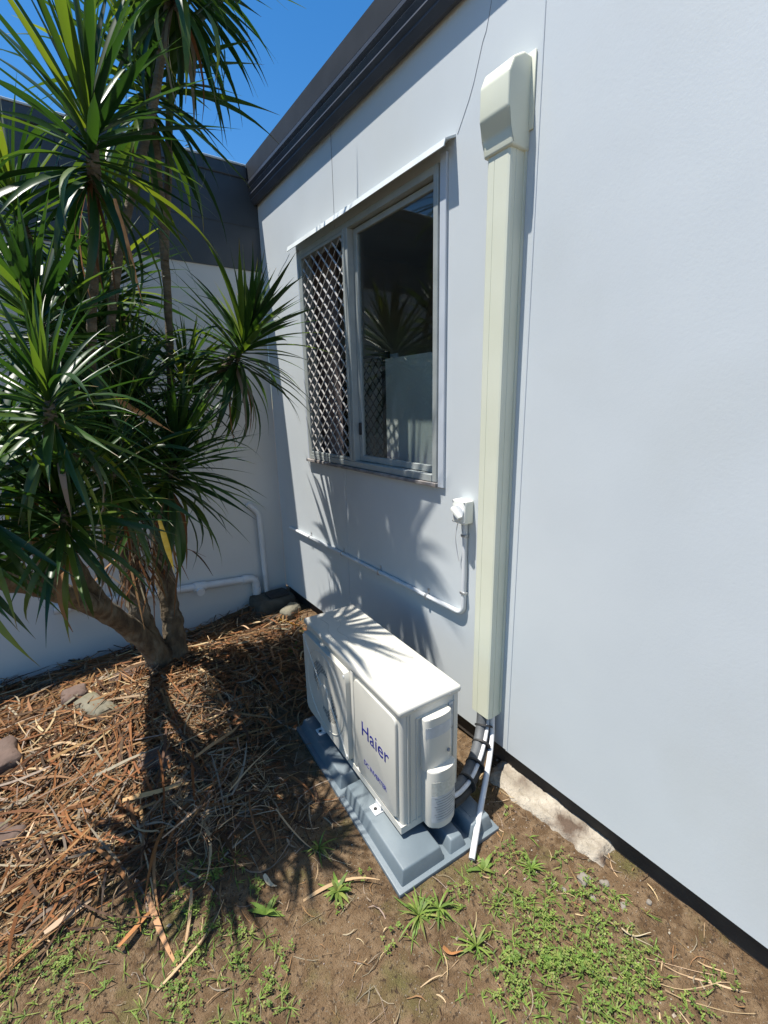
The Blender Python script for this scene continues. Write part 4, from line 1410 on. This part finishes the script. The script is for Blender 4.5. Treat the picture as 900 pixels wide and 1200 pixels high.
for hi_, (pos, ax, ln, cnt) in enumerate(heads):
    a_ = Vector(ax).normalized()
    u = a_.orthogonal().normalized()
    w_ = a_.cross(u)
    P = Vector(pos)
    for i in range(cnt):
        t = (i + .5) / cnt
        phi = R(6 + 130 * t ** 1.05) + rnd.gauss(0, .10)
        az = i * 2.39996 + rnd.gauss(0, .15)
        r_ = u * math.cos(az) + w_ * math.sin(az)
        X_ = (a_ * math.cos(phi) + r_ * math.sin(phi)).normalized()
        Z_ = (a_ * math.sin(phi) - r_ * math.cos(phi)).normalized()
        roll = rnd.gauss(0, .22)
        Y_ = Z_.cross(X_)
        Z2 = Z_ * math.cos(roll) + Y_ * math.sin(roll)
        Y2 = Z2.cross(X_)
        l = ln * rnd.uniform(.78, 1.12) * (.72 + .28 * min(1, t * 4)) 
        base = P + a_ * ((.05 - .21 * t) * ln / .5)
        if t < .22: vi = rnd.choice([0, 5, 0])
        elif t < .5: vi = rnd.choice([1, 5, 2, 1])
        elif t < .8: vi = rnd.choice([2, 3, 6, 1])
        else: vi = rnd.choice([3, 4, 6, 7])
        if rnd.random() < .05: vi = 7
        sc = Matrix.Diagonal((l, l * rnd.uniform(.85, 1.25), l, 1))
        mt = Matrix(((X_.x, Y2.x, Z2.x, base.x), (X_.y, Y2.y, Z2.y, base.y), (X_.z, Y2.z, Z2.z, base.z), (0, 0, 0, 1))) @ sc
        tipw = mt @ Vector((.5, 0, 0))
        leaves.append((hi_, vi, mt, tipw, l))
    bm = bmesh.new()
    tube_bm(bm, [P - a_ * (.18 * ln / .5), P - a_ * .04, P + a_ * (.05 * ln / .5)], [.012, .013, .004], 8)
    crowns.append(tp_(from_bm('crown', bm, M['stem'], None, 50)))
# the 300 leaves that show largest are parts of their crown; the others one foliage part
def score(lf):
    v = Vector((lf[3].x, lf[3].y, lf[3].z - CAMZ))
    c_ = RM.T @ np.array(v)
    if c_[2] < .2: return 0
    px, py = 450 + 528.9 * c_[0] / c_[2], 600 + 528.9 * c_[1] / c_[2]
    if not (5 < px < 895 and 5 < py < 1195): return 0
    return lf[4] / c_[2]
order = sorted(range(len(leaves)), key=lambda k: -score(leaves[k]))
sel = set(order[:300])
fv, ff, fr_, fa_ = [], [], [], []
for k, (hi_, vi, mt, _, l) in enumerate(leaves):
    if k in sel:
        o = bpy.data.objects.new('leaf', leaf_meshes[vi])
        col.objects.link(o)
        o.parent = crowns[hi_]
        o.matrix_parent_inverse = Matrix.Identity(4)
        o.matrix_local = mt
    else:
        A_ = np.array(mt)
        v = LV[vi][0] @ A_[:3, :3].T + A_[:3, 3]
        b0 = len(fv)
        fv += [tuple(q) for q in v]
        ff += [tuple(b0 + q for q in f_) for f_ in LV[vi][1]]
        fr_ += [rnd.random()] * len(v)
        fa_ += list(np.repeat(np.linspace(0, 1, len(v) // 3), 3))
me = bpy.data.meshes.new('foliage')
me.from_pydata(fv, [], ff)
at = me.attributes.new('rnd', 'FLOAT', 'POINT')
at.data.foreach_set('value', np.array(fr_, dtype=np.float32))
for p in me.polygons: p.use_smooth = True
at = me.attributes.new('along', 'FLOAT', 'POINT')
at.data.foreach_set('value', np.array(fa_, dtype=np.float32))
fo = tp_(link('foliage', me, M['leaf']))
fo['kind'] = 'stuff'
# discoloured leaves
def odd_leaf(pos, dirv, l, vi, m, label, wide=1.0):
    X_ = Vector(dirv).normalized()
    Z_ = X_.orthogonal().normalized()
    toc = Vector((0, 0, CAMZ)) - Vector(pos)
    Z_ = (toc - X_ * toc.dot(X_)).normalized()
    Y_ = Z_.cross(X_)
    me = leaf_me(vi, 'leaf', m)
    o = link('leaf', me, None)
    mt = Matrix(((X_.x, Y_.x, Z_.x, pos[0]), (X_.y, Y_.y, Z_.y, pos[1]), (X_.z, Y_.z, Z_.z, pos[2]), (0, 0, 0, 1))) @ Matrix.Diagonal((l, l * wide, l, 1))
    o.parent = tree
    o.matrix_parent_inverse = TI
    o.matrix_basis = mt
    o['label'] = label
odd_leaf((.282, 2.00, 1.30), (.12, -.03, -1), .25, 5, M['leaf_yellow'], 'bright yellow leaf hanging from the lower rosette', 1.7)
odd_leaf((.286, 2.00, 2.46), (.12, -.06, -1), .34, 5, M['leaf_orange'], 'withered orange leaf hanging under the upper rosette', 1.0)
odd_leaf((.16, 2.25, 1.83), (.8, -.1, -.6), .34, 1, M['leaf_orange'], 'pale orange dying leaf in the middle of the foliage', 1.2)
# dead skirts hanging at the fork
S = Strips()
for i in range(90):
    x, y, z = .30 + rnd.gauss(0, .10), 2.98 + rnd.gauss(0, .04), rnd.uniform(.75, 1.2)
    l = rnd.uniform(.15, .4)
    dx, dy = rnd.gauss(0, .12), rnd.gauss(-.04, .06)
    pts = [Vector((x + dx * t, y + dy * t, z - l * t + .04 * math.sin(t * 2.5))) for t in np.linspace(0, 1, 6)]
    S.add(pts, [.008, .012, .012, .01, .007, .002], jit(rnd.choice([TAN, GREY, ORG, DBR])), [Vector((1, rnd.uniform(-.5, .5), 0))] * 6)
for pos, ax, ln, cnt in heads:
    for i in range(5):
        a_ = rnd.uniform(0, 6.28)
        l = ln * rnd.uniform(.5, .9)
        b0 = Vector(pos) - Vector(ax).normalized() * .15
        dx, dy = math.cos(a_) * rnd.uniform(.03, .12), math.sin(a_) * rnd.uniform(.03, .12)
        pts = [b0 + Vector((dx * math.sin(t * 2.4), dy * math.sin(t * 2.4), .03 * math.sin(t * 3) - l * t)) for t in np.linspace(0, 1, 7)]
        S.add(pts, [.012, .02, .02, .018, .014, .01, .002], jit(rnd.choice([TAN, GREY, ORG])), [Vector((-math.sin(a_), math.cos(a_), rnd.uniform(-.3, .3)))] * 7)
sk = S.build('dead_skirt', M['litter'])
tp_(sk)
sk['kind'] = 'stuff'

# ------------------------------------------------------------------ a tree far behind the roof
ft_ = empty('distant_tree', (2.5, 12.0, 0))
tag(ft_, 'feathery tree rising behind the dark clad roof edge', 'tree')
tz = tube('trunk', [(0, 0, -.1), (.05, 0, 3), (.0, .1, 5.2), (-.2, 0, 7.2)], [.16, .13, .09, .03], M['bark'], ft_, 8, sub=4)
S = Strips()
for b_ in range(46):
    t = rnd.uniform(.35, 1)
    base = Vector((rnd.gauss(0, .1), rnd.gauss(0, .1), 2.5 + 4.6 * t))
    a_ = rnd.uniform(0, 6.28)
    ln = rnd.uniform(.7, 1.7) * (1.25 - t * .6)
    end = base + Vector((math.cos(a_) * ln, math.sin(a_) * ln, rnd.uniform(-.1, .7)))
    S.add([base.lerp(end, q) for q in (0, .5, 1)], [.04, .025, .01], (.10, .08, .06), [Vector((0, 0, 1))] * 3)
    for k in range(110):
        q = rnd.uniform(.3, 1.05)
        p = base.lerp(end, q) + Vector((rnd.gauss(0, .16), rnd.gauss(0, .16), rnd.gauss(0, .13)))
        d = Vector((rnd.gauss(0, 1), rnd.gauss(0, 1), rnd.gauss(-.5, .7))).normalized() * rnd.uniform(.06, .13)
        s_ = d.cross(Vector((rnd.gauss(0, 1), rnd.gauss(0, 1), rnd.gauss(0, 1)))).normalized() * .016
        S.poly([p, p + d * .5 + s_, p + d, p + d * .5 - s_], jit((.06, .085, .03), .3))
S.build('crown', M['weed'], ft_)
